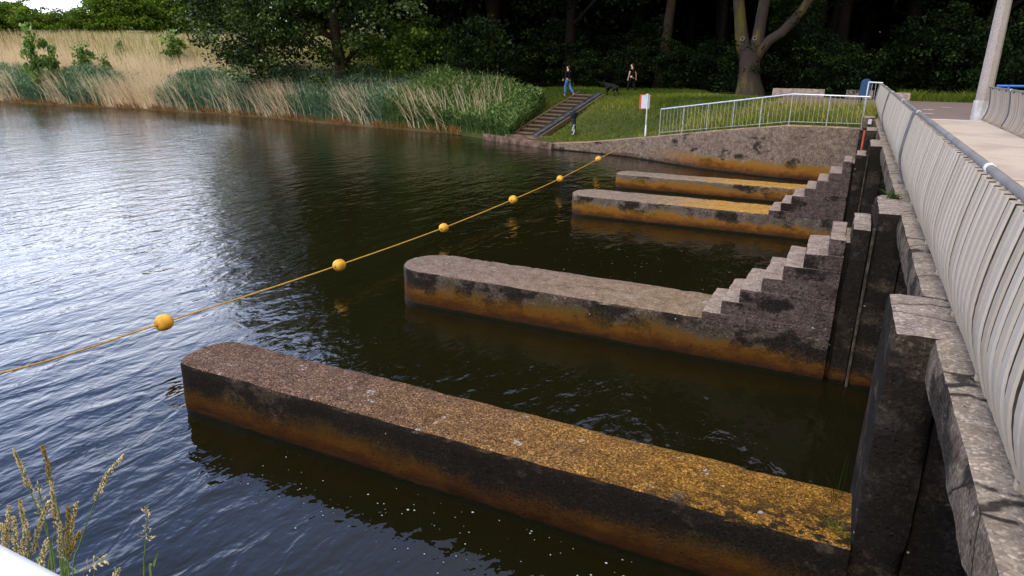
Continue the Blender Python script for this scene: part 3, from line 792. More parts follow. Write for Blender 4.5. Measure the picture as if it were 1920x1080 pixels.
# mast
t = thing('lamp_mast', 'thick grey concrete mast with a white painted foot beside the far railing', 'mast', (3.72, 27.5, 2.35))
lx = 3.76
P_(t, tube_obj('mast', [(lx, 27.55, 2.3), (lx+.02, 27.55, 3.0), (lx+.0, 27.55, 9.5)], [.225, .225, .17], M['mast'], None, 8))
P_(t, tube_obj('painted_foot', [(lx, 27.55, 2.28), (lx, 27.55, 2.98), (lx, 27.55, 3.0)], [.24, .238, .23], M['foot'], None, 8))
t = thing('blue_barrier', 'blue tube barrier behind the far railing at the right edge', 'barrier', (5.2, 32, 2.3))
P_(t, tube_obj('top_rail', [(4.72, 32, 3.38), (7.6, 32.0, 3.40)], .04, M['blue2'], None, 8))
P_(t, tube_obj('lower_rail', [(5.1, 32, 3.1), (5.35, 32, 3.2), (7.6, 32.0, 3.2)], .03, M['blue2'], None, 8))
for x in (5.1, 6.4, 7.5): P_(t, tube_obj('post', [(x, 32, 2.2), (x, 32, 3.38)], .035, M['blue2'], None, 8))
# distant pieces on the left
d = ray(255, 59); d2 = Vector((d.x, d.y, 0)); k = 100/d2.length
c = Vector((0, 0, CAMH))+d*k
t = thing('wooden_barrier', 'small pale wooden rail at the back of the reed field before the hedge', 'barrier', c)
tx = Vector((right.x, right.y, 0)).normalized()
P_(t, tube_obj('rail', [c-tx*1.1, c+tx*1.1], .07, M['kerb'], None, 6))
for s_ in (-1.0, 1.0): P_(t, tube_obj('post', [c+tx*s_-Vector((0, 0, 1.4)), c+tx*s_], .045, M['kerb'], None, 6))
d = ray(187, 12); d2 = Vector((d.x, d.y, 0)); c = Vector((0, 0, CAMH))+d*(420/d2.length)
t = thing('distant_tower', 'twin grey tower legs rising far beyond the hedge', 'tower', (c.x, c.y, 5))
for s_ in (-1.15, 1.15):
    P_(t, tube_obj('leg', [(c.x+tx.x*s_*1.6, c.y+tx.y*s_*1.6, 4), (c.x+tx.x*s_*.9, c.y+tx.y*s_*.9, 60)], [.85, .6], M['tower'], None, 8))
for z in (24, 32, 41, 50): P_(t, tube_obj('brace', [(c.x-tx.x*1.3, c.y-tx.y*1.3, z), (c.x+tx.x*1.3, c.y+tx.y*1.3, z+2)], .3, M['tower'], None, 6))

# ------------------------------------------------------------------ float line
FL = [(307, 605, .53), (636, 497, .39), (832, 427, .31), (962, 374, .34), (1050, 335, .40), (1122, 298, .45)]
pts = [at(px, py, z=z) for px, py, z in FL]
startp = at(0, 700, y=3.55)
e2 = Vector((-8.25, .98, 1.1))
line = [e2, startp]+pts+[Vector((-9.1, 30.52, .52))]
def cat(pts, n=8):
    out = []
    for i in range(len(pts)-1):
        p0 = pts[max(i-1, 0)]; p1 = pts[i]; p2 = pts[i+1]; p3 = pts[min(i+2, len(pts)-1)]
        for k in range(n):
            s = k/n; out.append(.5*((2*p1)+(p2-p0)*s+(2*p0-5*p1+4*p2-p3)*s*s+(3*p1-p0-3*p2+p3)*s**3))
    out.append(pts[-1]); return out
o = tube_obj('safety_rope', cat(line), .0125, M['rope'], None, 8); tag(o, 'orange yellow safety rope stretched over the water from the near bank to the wing wall', 'rope')
bm = bmesh.new()
prof = [(-.115, .028), (-.112, .05), (-.095, .083), (-.06, .105), (0, .113), (.06, .105), (.095, .083), (.112, .05), (.115, .028)]
bm_tube(bm, [(0, y, 0) for y, r in prof], [r for y, r in prof], 24)
fm = bpy.data.meshes.new('float_body'); bm.to_mesh(fm); bm.free(); fm.materials.append(M['yellow']); fm.polygons.foreach_set('use_smooth', [True]*len(fm.polygons))
bm = bmesh.new(); bm_tube(bm, [(0, -.122, 0), (0, .122, 0)], .024, 12)
em = bpy.data.meshes.new('eyelet'); bm.to_mesh(em); bm.free(); em.materials.append(M['seed_brown'])
FLAB = ['yellow float on the rope nearest the camera over bright water', 'second yellow float along the rope, left of the round nosed pier', 'third yellow float along the rope, over dark water',
        'fourth yellow float along the rope, before the stepped pier', 'fifth yellow float along the rope, beside the orange lichen pier nose', 'farthest yellow float on the rope close to the wing wall']
for i, p in enumerate(pts):
    t = thing('rope_float', FLAB[i], 'float', p, 'yellow floats on the rope')
    dd = (line[i+3]-line[i+1]).normalized(); t.rotation_euler = dd.to_track_quat('Y', 'Z').to_euler()
    t.rotation_euler.rotate_axis('Y', random.uniform(-.6, .6)); t.scale = [random.uniform(.93, 1.05)]*3
    for nm, me in (('float_body', fm), ('eyelet', em)):
        o = bpy.data.objects.new(nm, me); COL.objects.link(o); o.parent = t

# ------------------------------------------------------------------ people and dog (skin modifier figures)
def skin_obj(name, verts, edges, radii, mat, parent, root=0, sub=2):
    me = bpy.data.meshes.new(name); me.from_pydata([Vector(v) for v in verts], edges, []); me.materials.append(mat)
    o = bpy.data.objects.new(name, me); COL.objects.link(o)
    m = o.modifiers.new('skin', 'SKIN'); m.use_smooth_shade = True
    for i, sv in enumerate(me.skin_vertices[0].data):
        r = radii[i]; sv.radius = (r, r) if not isinstance(r, tuple) else r; sv.use_root = (i == root)
    s = o.modifiers.new('sub', 'SUBSURF'); s.levels = sub; s.render_levels = sub
    o.parent = parent; return o
def person(loc, rotz, label, top_mat, leg_mat, sleeve, legs, arms, h=1.72):
    """local frame: faces -x. legs: [(knee, ankle, toe)]*2, arms: [(elbow, wrist)]*2 in metres"""
    t = thing('person', label, 'person', loc); t.rotation_euler = (0, 0, rotz)
    V = [(0, 0, .93), (0, 0, 1.1), (-.01, 0, 1.28), (-.01, 0, 1.43), (-.02, 0, 1.50), (-.035, 0, 1.57), (-.04, 0, 1.66), (-.035, 0, 1.72)]
    Rr = [(.15, .105), (.14, .10), (.165, .11), (.12, .085), .052, .06, .085, .06]
    E = [(i, i+1) for i in range(7)]
    nose = len(V); V += [(-.105, 0, 1.635), (-.135, 0, 1.625)]; Rr += [.035, .012]; E += [(6, nose), (nose, nose+1)]
    def chain(start, ps, rs):
        prev = start
        for p, r in zip(ps, rs):
            V.append(p); Rr.append(r); E.append((prev, len(V)-1)); prev = len(V)-1
        return prev
    for s, (kn, an, to) in zip((-1, 1), legs):
        chain(0, [(0, s*.09, .88), kn, an, to], [.088, .06, .042, .03])
    for s, (el, wr) in zip((-1, 1), arms):
        w = chain(3, [(0, s*.19, 1.41), el, wr], [.055, .042, .028])
        wr = Vector(wr); el = Vector(el); dd = (wr-el).normalized(); sv = Vector((dd.z, 0, -dd.x))*1.0; 
        palm = chain(w, [tuple(wr+dd*.06)], [.032])
        for k, ln in enumerate((.075, .085, .08, .062)):
            off = sv*(.027-.018*k)
            chain(palm, [tuple(wr+dd*.095+off), tuple(wr+dd*(.095+ln*.55)+off+Vector((-.012, 0, 0)))], [.009, .007])
        chain(palm, [tuple(wr+dd*.05+sv*.045), tuple(wr+dd*.085+sv*.055)], [.010, .008])
    skin_obj('body', V, E, Rr, M['skin'], t)
    # clothing follows the body
    V2 = [(0, 0, 1.0)]; R2 = [(.17, .125)]; E2 = []
    for s, (kn, an, to) in zip((-1, 1), legs):
        b = len(V2); V2 += [(0, s*.095, .86), kn, tuple(Vector(an)+Vector((0, 0, .03)))]; R2 += [.108, .08, .066]; E2 += [(0, b), (b, b+1), (b+1, b+2)]
    skin_obj('trousers', V2, E2, R2, leg_mat, t)
    V3 = [(0, 0, .90), (0, 0, 1.12), (-.01, 0, 1.3), (-.01, 0, 1.44)]; R3 = [(.178, .13), (.165, .125), (.19, .135), (.13, .10)]; E3 = [(0, 1), (1, 2), (2, 3)]
    for s, (el, wr) in zip((-1, 1), arms):
        b = len(V3); V3 += [(0, s*.2, 1.415)]; R3 += [.075]; E3 += [(3, b)]
        if sleeve: V3 += [el, tuple(Vector(wr)*.97+Vector(el)*.03)]; R3 += [.062, .048]; E3 += [(b, b+1), (b+1, b+2)]
        else: V3 += [tuple((Vector(el)*.5+Vector((0, s*.2, 1.415))*.5))]; R3 += [.066]; E3 += [(b, b+1)]
    skin_obj('jacket' if sleeve else 'shirt', V3, E3, R3, top_mat, t)
    for s, (kn, an, to) in zip((-1, 1), legs):
        an = Vector(an); to = Vector(to)
        skin_obj('shoe', [tuple(an+Vector((.03, 0, -.035))), tuple(an*.5+to*.5), tuple(to)], [(0, 1), (1, 2)], [.05, .048, .035], M['shoe'], t, 0)
    skin_obj('hair', [(-.01, 0, 1.745), (.045, 0, 1.69), (.05, 0, 1.6)], [(0, 1), (1, 2)], [(.085, .08), (.075, .085), (.05, .06)], M['hair'], t)
    return t
g1 = gp(1064, 181)
person(g1, R(-20), 'person in black hoodie and blue jeans striding left past the top of the steps', M['black_cloth'], M['jeans'], True,
       [((-.12, -.09, .50), (-.12, -.09, .09), (-.26, -.09, .04)), ((.12, .09, .48), (.40, .09, .17), (.36, .09, .06))],
       [((.06, -.27, 1.15), (-.12, -.25, .98)), ((-.03, .27, 1.15), (-.22, .24, 1.0))])
g2 = gp(1183, 176)
person(g2, R(-20), 'person in black shirt and trousers with a bare arm, walking left below the trees', M['black_cloth'], M['black_cloth'], False,
       [((-.16, -.09, .50), (-.26, -.09, .09), (-.40, -.09, .05)), ((.10, .09, .48), (.30, .09, .13), (.22, .09, .05))],
       [((-.02, -.25, 1.15), (-.08, -.25, .90)), ((.08, .27, 1.16), (.12, .25, .92))])
g3 = gp(1146, 179)
t = thing('dog', 'large black dog walking between the two people above the steps', 'dog', g3); t.rotation_euler = (0, 0, R(-20))
V = [(.32, 0, .50), (.1, 0, .52), (-.14, 0, .50), (-.28, 0, .52), (-.42, 0, .60), (-.5, 0, .63), (-.60, 0, .60), (-.66, 0, .585), (.42, 0, .50), (.55, 0, .40), (.62, 0, .30)]
Rr = [.11, .12, .15, .13, .085, .082, .05, .035, .04, .028, .02]
E = [(0, 1), (1, 2), (2, 3), (3, 4), (4, 5), (5, 6), (6, 7), (0, 8), (8, 9), (9, 10)]
for s in (-1, 1):
    b = len(V); V += [(-.26, s*.09, .38), (-.29-.05*s, s*.09, .2), (-.27-.1*s, s*.09, .04), (-.31-.1*s, s*.09, .03)]; Rr += [.07, .04, .028, .03]; E += [(3, b), (b, b+1), (b+1, b+2), (b+2, b+3)]
    b = len(V); V += [(.30+.04*s, s*.09, .36), (.22+.06*s, s*.09, .26), (.36+.08*s, s*.09, .16), (.33+.08*s, s*.09, .03), (.28+.08*s, s*.09, .025)]; Rr += [.09, .05, .032, .026, .03]; E += [(0, b), (b, b+1), (b+1, b+2), (b+2, b+3), (b+3, b+4)]
    b = len(V); V += [(-.48, s*.06, .70), (-.47, s*.085, .64)]; Rr += [.025, .015]; E += [(5, b), (b, b+1)]
skin_obj('body', V, E, Rr, M['fur'], t, 2)

# ------------------------------------------------------------------ trees
def limb(bm, p0, p1, r0, r1, bend=.12, n=6, seg=7, rg=random):
    p0 = Vector(p0); p1 = Vector(p1); L = (p1-p0).length
    off = Vector((rg.uniform(-1, 1), rg.uniform(-1, 1), rg.uniform(-.2, .6)))*bend*L
    pts = [p0.lerp(p1, k/n)+off*math.sin(math.pi*k/n) for k in range(n+1)]
    bm_tube(bm, pts, [r0+(r1-r0)*k/n for k in range(n+1)], seg); return pts
def trunk_mesh(name, h, r, lean=(0, 0), limbs=9, spread=3.5, zl=3.5, seed=0):
    rg = random.Random(seed); bm = bmesh.new()
    n = 10; pts = [Vector((lean[0]*k/n+rg.uniform(-.08, .08), lean[1]*k/n+rg.uniform(-.08, .08), -.4+(h+.4)*k/n)) for k in range(n+1)]
    rad = [r*(1.0-.85*k/n) for k in range(n+1)]; rad[0] = r*1.45; rad[1] = r*1.02
    bm_tube(bm, pts, rad, 10)
    for k in range(limbs):
        z = rg.uniform(zl, h*.8); i = min(n-1, int((z+.4)/(h+.4)*n)); a = rg.uniform(0, math.tau); L = spread*rg.uniform(.6, 1.05)
        p = pts[i]; limb(bm, p, p+Vector((math.cos(a)*L, math.sin(a)*L, L*rg.uniform(.25, .8))), rad[i]*.5, .03, rg=rg)
    me = bpy.data.meshes.new(name); bm.to_mesh(me); bm.free(); me.polygons.foreach_set('use_smooth', [True]*len(me.polygons)); return me
WT = []
for s in range(4):
    rg = np.random.default_rng(100+s)
    h = 21+2*s*.7
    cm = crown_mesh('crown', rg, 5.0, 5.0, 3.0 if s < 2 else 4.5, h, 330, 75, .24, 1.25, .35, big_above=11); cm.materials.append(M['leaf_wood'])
    tm = trunk_mesh('trunk', h*.85, .3+.05*s, (rg.normal()*.7, rg.normal()*.7), seed=s); tm.materials.append(M['bark_dark'])
    WT.append((tm, cm))
def plant_tree(name, label, cat, loc, tm, cm, rot, sc, group):
    t = thing(name, label, cat, loc, group); t.rotation_euler = (0, 0, rot); t.scale = (sc, sc, sc)
    for nm, me in (('trunk', tm), ('crown', cm)):
        o = bpy.data.objects.new(nm, me); COL.objects.link(o); o.parent = t
    return t
spots = [(-40, 52), (-34, 47.5), (-29, 52), (-25, 46.5), (-21.5, 51), (-18, 46), (-15.5, 53), (-9, 55), (-4.5, 53), (-1.5, 50.5), (2.5, 53), (6.5, 51), (10, 54.5), (14, 51), (18.5, 53), (23, 50), (28, 54), (34, 51),
         (-37, 58), (-31, 60), (-26, 58), (-20, 60), (-13, 61), (-7, 61), (0, 60), (6, 61), (13, 62), (21, 61), (29, 62), (41, 57), (-45, 60), (-50, 66)]
rg = random.Random(5)
for i, (x, y) in enumerate(spots):
    tm, cm = WT[i % 4]
    lab = 'tall dark leafy tree crowding the shaded wood behind the far bank' 
    plant_tree('woodland_tree', lab, 'tree', (x, y, float(gz(x, y))-.1), tm, cm, rg.uniform(0, 6.28), rg.uniform(1.15, 1.36), 'dark trees of the wood')
# dense back of the wood, read as one mass
n = 90000
C = np.stack([rng.uniform(-68, 90, n), 0*np.zeros(n), 23*rng.random(n)**1.15], 1)
C[:, 1] = 66+rng.uniform(-4, 4, n)+2*np.sin(C[:, 0]*.4)+np.where(C[:, 0] < -40, (-40-C[:, 0])*.35, 0)
C[:, 2] *= .85+.15*np.sin(C[:, 0]*.5+2*np.sin(C[:, 0]*.17))
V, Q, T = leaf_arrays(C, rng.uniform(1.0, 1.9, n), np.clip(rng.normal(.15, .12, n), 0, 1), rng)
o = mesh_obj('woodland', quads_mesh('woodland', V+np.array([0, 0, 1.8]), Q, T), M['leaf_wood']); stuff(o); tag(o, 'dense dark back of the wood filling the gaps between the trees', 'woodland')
# undergrowth
UB = []
for s in range(3):
    rg2 = np.random.default_rng(300+s)
    cm = crown_mesh('foliage', rg2, 1.9, 1.5, .1, 3.0+.6*s, 70, 90, .15, .55, .3); cm.materials.append(M['leaf_under'])
    bm = bmesh.new()
    for k in range(6): limb(bm, (random.uniform(-.15, .15), random.uniform(-.15, .15), -.2), (random.uniform(-1.2, 1.2), random.uniform(-1, 1), random.uniform(1.2, 2.4)), .035, .01)
    sm = bpy.data.meshes.new('stems'); bm.to_mesh(sm); bm.free(); sm.materials.append(M['bark_dark'])
    UB.append((sm, cm))
def shrub(name, label, loc, sm, cm, rot, sc, group, mat=None):
    t = thing(name, label, 'bush', loc, group); t.rotation_euler = (0, 0, rot); t.scale = (sc, sc, sc*random.uniform(.85, 1.2))
    for nm, me in (('stems', sm), ('foliage', cm)):
        o = bpy.data.objects.new(nm, me); COL.objects.link(o); o.parent = t
        if mat and nm == 'foliage': o.material_slots[0].link = 'OBJECT'; o.material_slots[0].material = mat
    return t
rg = random.Random(11)
us = [(x, 45.6+rg.uniform(-1.2, 2.5)) for x in np.arange(-32, 44, 2.6)]+[(x, 49.5+rg.uniform(-1, 2)) for x in np.arange(-30, 40, 3.3)]
for i, (x, y) in enumerate(us):
    if -17.5 < x < -8.2 and y < 43.5: continue
    sm, cm = UB[i % 3]
    shrub('undergrowth_bush', 'dim leafy undergrowth bush at the foot of the dark wood', (x, y+(0 if x < 0 else 1.2), float(gz(x, y))-.1), sm, cm, rg.uniform(0, 6.28), rg.uniform(.8, 1.3), 'undergrowth bushes of the wood')
# brighter bushes behind the reeds
for (px, py, z, dist, sc, lab) in [(785, 110, 1.4, 48.5, 1.5, 'rounded mid green bush rising behind the green reeds'), (735, 120, 1.3, 50.5, 1.1, 'small mid green bush left of the rounded bush behind the reeds'),
                                   (905, 95, 1.6, 46, 1.3, 'loose dark green bush right of the rounded bush by the wood edge'), (470, 90, 1.2, 64, 1.2, 'mid green bush half hidden under the overhanging poplar')]:
    d = ray(px, py); k = dist/Vector((d.x, d.y)).length; x, y = d.x*k, d.y*k
    shrub('reed_edge_bush', lab, (x, y, float(gz(x, y))-.1), UB[1][0], UB[1][1], rg.uniform(0, 6), sc, 'bushes behind the green reeds', M['leaf_bush'] if dist != 46 else M['leaf_under'])
# overhanging poplar on the left
def poplar(label, px, dist, seed, crown, trunk_px):
    d = ray(px, 120); k = dist/Vector((d.x, d.y)).length; x, y = d.x*k, d.y*k
    z = float(gz(x, y)); t = thing('poplar_tree', label, 'tree', (x, y, z-.1))
    tm = trunk_mesh('trunk', 17, trunk_px, (-1.2, .5), limbs=12, spread=4.5, zl=3, seed=seed); mesh_obj('trunk', tm, M['bark'], t)
    rg3 = np.random.default_rng(seed)
    cm = crown_mesh('crown', rg3, *crown, 380, 80, .25, .95, .3, big_above=12, tintbias=.12)
    mesh_obj('crown', cm, M['leaf_poplar'], t); return t
poplar('broad poplar overhanging the reeds with its brown trunk showing', 640, 51, 71, (7.2, 6.0, 1.8, 19), .5)
poplar('poplar with hanging leafy boughs beside the straw reed field', 490, 55, 72, (5.2, 5.0, .9, 18), .2)
# forked tree with scars like eyes
fb = Vector((-5.78, 43.5, 2.2))
t = thing('forked_tree', 'big forked grey tree with two round pruning scars like eyes', 'tree', fb)
bm = bmesh.new()
def fp(px, py): return at(px, py, y=43.5)
B0 = fp(1403, 186); B0.z = 2.0
n_ = 14
main = [(B0, .95), (fp(1404, 172), .78), (fp(1404, 150), .64), (fp(1405, 125), .58), (fp(1405, 105), .60), (fp(1405, 92), .62)]
bm_tube(bm, [m[0] for m in main], [m[1] for m in main], 16)
bm_tube(bm, [fp(1400, 108), fp(1394, 88), fp(1391, 70), fp(1388, 40), fp(1384, -10), fp(1376, -90), fp(1360, -200)], [.48, .42, .37, .33, .3, .25, .15], 12)
bm_tube(bm, [fp(1410, 108), fp(1417, 88), fp(1421, 70), fp(1427, 40), fp(1436, -10), fp(1446, -90), fp(1455, -220)], [.46, .4, .35, .31, .29, .24, .14], 12)
bm_tube(bm, [fp(1414, 106), fp(1428, 90), fp(1445, 74), fp(1466, 60), fp(1486, 40), fp(1504, 18), fp(1524, -12), fp(1560, -80), fp(1600, -160)], [.42, .33, .28, .26, .25, .23, .21, .17, .08], 12)
for v in bm.verts:
    a = math.atan2(v.co.y-fb.y, v.co.x-fb.x)
    fl = max(0, 1-(v.co.z-2.0)/1.8)
    v.co += Vector((math.cos(a), math.sin(a), 0))*(.16*fl*max(0, math.sin(a*5+.6))) + nz3(v.co, 1.3, .05)
P_(t, from_bm('trunk', bm, M['bark_grey'], None, True))
for (px, py) in [(1394, 73), (1417, 72)]:
    c = fp(px, py); c.y = 43.5-.385
    bm = bmesh.new(); segs = 20
    rings = [[bm.verts.new((c.x+math.cos(a)*(.10+.024*math.cos(b)), c.y+.035*math.sin(b), c.z+math.sin(a)*(.105+.024*math.cos(b)))) for b in np.linspace(0, math.tau, 9)[:-1]] for a in np.linspace(0, math.tau, segs+1)[:-1]]
    for i in range(segs):
        for k in range(8): bm.faces.new((rings[i][k], rings[i][(k+1) % 8], rings[(i+1) % segs][(k+1) % 8], rings[(i+1) % segs][k]))
    bmesh.ops.recalc_face_normals(bm, faces=bm.faces)
    s = P_(t, from_bm('scar_ring', bm, M['scar'], None, True))
    P_(t, tube_obj('scar_core', [(c.x, c.y+.3, c.z), (c.x, c.y-.0, c.z)], .09, M['dark'], None, 12))
rg3 = np.random.default_rng(55)
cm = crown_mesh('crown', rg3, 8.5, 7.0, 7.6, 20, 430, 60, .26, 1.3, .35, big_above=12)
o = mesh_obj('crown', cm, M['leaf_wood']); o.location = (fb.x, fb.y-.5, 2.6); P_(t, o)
# other visible trunks
for (px, py, y, r, lx, lab, mk, zc) in [(1237, 170, 48, .42, .9, 'olive brown tree trunk between the sign and the forked tree', 'bark', 7), (1345, 168, 51, .3, 0, 'dark slim tree trunk left of the forked tree', 'bark_dark', 7),
                                    (1512, 172, 49.5, .36, .8, 'dark leaning tree trunk right of the forked tree limb', 'bark_dark', 7.5), (1540, 172, 50.5, .38, .9, 'second dark leaning trunk right of the forked tree', 'bark_dark', 7.5)]:
    b = at(px, py, y=y); z = float(gz(b.x, y))
    t = thing('shade_tree', lab, 'tree', (b.x, y, z-.1))
    mesh_obj('trunk', trunk_mesh('trunk', 17, r, (lx, 0), limbs=8, spread=4, zl=8, seed=int(px)), M[mk], t)
    mesh_obj('crown', crown_mesh('crown', np.random.default_rng(int(px)), 4.6, 4.6, zc, 19, 200, 50, .28, 1.25, .4, big_above=12), M['leaf_wood'], t)
# young tree seen through the fork; lit look put into paler leaf colour
b = at(1478, 90, y=50); z = float(gz(b.x, 50))
t = thing('young_tree', 'paler young leafy tree glimpsed under the long limb of the forked tree', 'tree', (b.x, 50.5, z))
mesh_obj('trunk', trunk_mesh('trunk', 6, .1, (0, 0), limbs=7, spread=1.3, zl=1.5, seed=4), M['bark_dark'], t)
mesh_obj('crown', crown_mesh('crown', np.random.default_rng(9), 1.5, 1.2, 1.5, 7, 60, 60, .17, .5, .3), M['leaf_bush'], t)
# hedge row far left
HM = []
for s in range(3):
    cm = crown_mesh('crown', np.random.default_rng(500+s), 4.2, 3.2, .3, 6.2+.5*s, 170, 80, .30, .85, .35); cm.materials.append(M['leaf_hedge'])
    tm = trunk_mesh('trunk', 4.5, .16, (0, 0), limbs=6, spread=2.2, zl=1, seed=40+s); tm.materials.append(M['bark_dark']); HM.append((tm, cm))
rg = random.Random(21); k = 0
for px in list(range(-160, 470, 38))+list(range(-140, 470, 50)):
    back = k >= 17
    d = ray(px, 60); L = (108 if not back else 117)+rg.uniform(-2.5, 2.5); s_ = L/Vector((d.x, d.y)).length; x, y = d.x*s_, d.y*s_
    sc = rg.uniform(.95, 1.15)*(1.12 if px > 215 else .92)
    if 50 <= px <= 215: sc = rg.uniform(.74, .8)
    tm, cm = HM[k % 3]; k += 1
    plant_tree('hedge_tree', 'bushy green tree in the hedge row behind the straw reed field', 'tree', (x, y, float(gz(x, y))-.3), tm, cm, rg.uniform(0, 6.28), sc, 'hedge row trees behind the reeds')
# saplings standing in the reeds
SB = []
for s in range(2):
    cm = crown_mesh('foliage', np.random.default_rng(700+s), .75, .75, .6, 3.2, 30, 26, .26, .38, .2); cm.materials.append(M['leaf_sap'])
    bm = bmesh.new(); limb(bm, (0, 0, -.3), (.1, 0, 2.7), .04, .015); limb(bm, (0, 0, .8), (.6, .1, 2.0), .025, .01); limb(bm, (0, 0, .9), (-.5, .1, 2.1), .025, .01)
    sm = bpy.data.meshes.new('stems'); bm.to_mesh(sm); bm.free(); sm.materials.append(M['bark']); SB.append((sm, cm))
for (px, pyt, pyb, dist, wsc, lab) in [(62, 45, 112, 76, 1.0, 'tallest pale green sapling in the straw reeds at far left'), (97, 62, 118, 76, 1.0, 'green sapling right beside the tallest one in the straw reeds'), (158, 78, 112, 78, 1.1, 'low broad sapling in the straw reeds right of the two tall ones'),
                                (226, 72, 100, 84, .6, 'tiny sapling in the middle of the straw reed field'), (328, 56, 104, 76, 1.25, 'spreading sapling in the straw reeds nearest the poplar'), (196, 100, 116, 74, .6, 'small pale leafy shoot low in the front of the straw reeds')]:
    d = ray(px, pyb); s_ = dist/Vector((d.x, d.y)).length; x, y = d.x*s_, d.y*s_; z = float(gz(x, y))
    ztop = CAMH+ray(px, pyt).z*s_; hh = ztop-z
    sm, cm = SB[int(px) % 2]
    t = thing('sapling', lab, 'sapling', (x, y, z), 'saplings in the reed field'); t.scale = (wsc, wsc, hh/3.4); t.rotation_euler = (0, 0, px)
    for nm, me in (('stems', sm), ('foliage', cm)):
        o = bpy.data.objects.new(nm, me); COL.objects.link(o); o.parent = t

# ------------------------------------------------------------------ reeds
def reeds_at(x, d):
    y = shore(x)+d; return np.stack([x, y, gz(x, y)-.05], 1)
def pnoise(x, y, f, ph=0):
    return .5+.25*(np.sin(x*f+ph+1.7*np.sin(y*f*.7+ph))+np.sin(y*f*1.3-ph+1.3*np.sin(x*f*.6)))
TX, TY = tx.x, tx.y
# straw field
n = 95000
x = rng.uniform(-125, -33, n); d = 46*rng.random(n)**1.25
keep = (x < -40) | (rng.random(n) < .45)
keep &= ~((x > -47) & (d > 9))
keep &= (d > 2.6) | (rng.random(n) < .05) | (pnoise(x, 0*x, .42, 1.0) < .22)
x = x[keep]; d = d[keep]; n = len(x)
base = reeds_at(x, d)
hgt = rng.uniform(1.6, 2.5, n)*(1-.25*smoothstep(6, 25, d)); 
front = smoothstep(5, 0, d)
ln = rng.normal(.35, .35, n)+.35*front*rng.random(n)
lean = np.stack([-TX*ln*1.0, -TY*ln-.25*front], 1)+rng.normal(0, .15, (n, 2))
tint = np.clip(rng.normal(.5, .2, n)+.22*(pnoise(x, base[:, 1], .35)-.5)+.1*smoothstep(3, 15, d), 0, 1)
P1 = strips(base, hgt, lean, rng.uniform(.035, .06, n), tint, rng, 4, .0, face=y_)
V, Q, T = P1
stuff(tag(mesh_obj('dry_reeds', quads_mesh('dry_reeds', V, Q, T), M['reed_dry']), 'pale straw coloured dry reeds filling the rising field on the left bank', 'reeds'))
# field grass under the straw, yellow green
n = 60000
x = rng.uniform(-110, -36, n); d = rng.uniform(9, 46, n); base = reeds_at(x, d)
m = pnoise(x, base[:, 1], .16, 2)+.25*smoothstep(-90, -65, x)+.1*rng.normal(size=n) > .62; base = base[m]; n = len(base)
P1 = strips(base, rng.uniform(1.6, 2.5, n), rng.normal(0, .35, (n, 2)), rng.uniform(.05, .08, n), np.clip(rng.normal(.8, .18, n), 0, 1), rng, 3, .1, face=y_)
stuff(tag(mesh_obj('field_grass', quads_mesh('field_grass', *P1), M['grass']), 'yellow green grass mixed into the straw reed field', 'grass'))
# green reeds along the water: patchy on the left, solid to the right
def green(n, x0, x1, dmax, patch, hlo, hhi, name, mat, label, leanx):
    x = rng.uniform(x0, x1, n); d = .1+dmax*rng.random(n)**1.1
    if patch:
        m = pnoise(x, 0*x, .42, 1.0)+.10*rng.normal(size=n) > .30; x = x[m]; d = d[m]
    n = len(x); base = reeds_at(x, d)
    h = rng.uniform(hlo, hhi, n)*(.72+.28*smoothstep(0, 1.2, d))*(.85+.3*pnoise(x, d, .8, 3))
    h *= np.interp(x, [-23, -16.5], [1, .42])
    st = strips(base, h, np.stack([leanx*TX+rng.normal(0, .2, n), -.12+rng.normal(0, .2, n)], 1), np.full(n, .03), np.clip(rng.normal(.45, .15, n), 0, 1), rng, 3, 0, face=y_)
    parts = [st]
    # arching leaves off each stem
    for k in range(5):
        f = rng.uniform(.25, .95, n); b = base.copy(); b[:, 2] += h*f; b[:, 0] += leanx*TX*f**1.5; b[:, 1] -= .12*f**1.5
        a = rng.random(n)*math.tau; L = rng.uniform(.35, .7, n)
        parts.append(strips(b, L*.75, np.stack([np.cos(a)*L*.75+leanx*.3, np.sin(a)*L*.6], 1), rng.uniform(.045, .075, n), np.clip(rng.normal(.45+.3*(f-.5), .26, n), 0, 1), rng, 4, .62, face=y_))
    stuff(tag(mesh_obj(name, quads_mesh(name, *merge(parts)), M[mat]), label, 'reeds'))
green(14000, -84, -41, 3.0, True, 1.9, 2.6, 'young_reeds', 'reed_teal', 'blue green clumps of young reeds along the water under the straw reeds', -.12)
green(9500, -41.5, -25.5, 4.2, False, 1.9, 2.6, 'green_reeds', 'reed_teal', 'blue green reed bed along the water below the poplars', -.1)
green(10500, -26.5, -16.1, 4.6, False, 1.7, 2.5, 'bank_reeds', 'reed_green', 'dense green reed bed beside the wooden steps', .05)
# dry stalks leaning over the green front, and rusty litter at the water line
n = 5200
x = rng.uniform(-75, -21, n); m = pnoise(x, 0*x, .9, 4)+.2*rng.normal(size=n) > np.interp(x, [-60, -45, -24], [.74, .68, .8]); x = x[m]; n = len(x)
d = rng.uniform(0.05, 1.4, n); base = reeds_at(x, d); base[:, 2] += .05
h = rng.uniform(1.1, 2.9, n)*np.interp(x, [-45, -24], [1, .9]); L = rng.normal(.75, .35, n)
P1 = strips(base, h, np.stack([-TX*L*1.1, -TY*L*1.1-.25*rng.random(n)], 1), rng.uniform(.03, .05, n), np.clip(rng.normal(.55, .2, n), 0, 1), rng, 4, 0, face=y_)
n = 9000
x = rng.uniform(-80, -20, n); x = x[pnoise(x, 0*x, 1.3, 2)*.6+pnoise(x, 0*x, 3.1, 5)*.4+.1*rng.normal(size=n) > .42]; n = len(x); base = reeds_at(x, rng.uniform(-.15, .8, n)**1.0); base[:, 2] = .02+rng.random(n)*.2
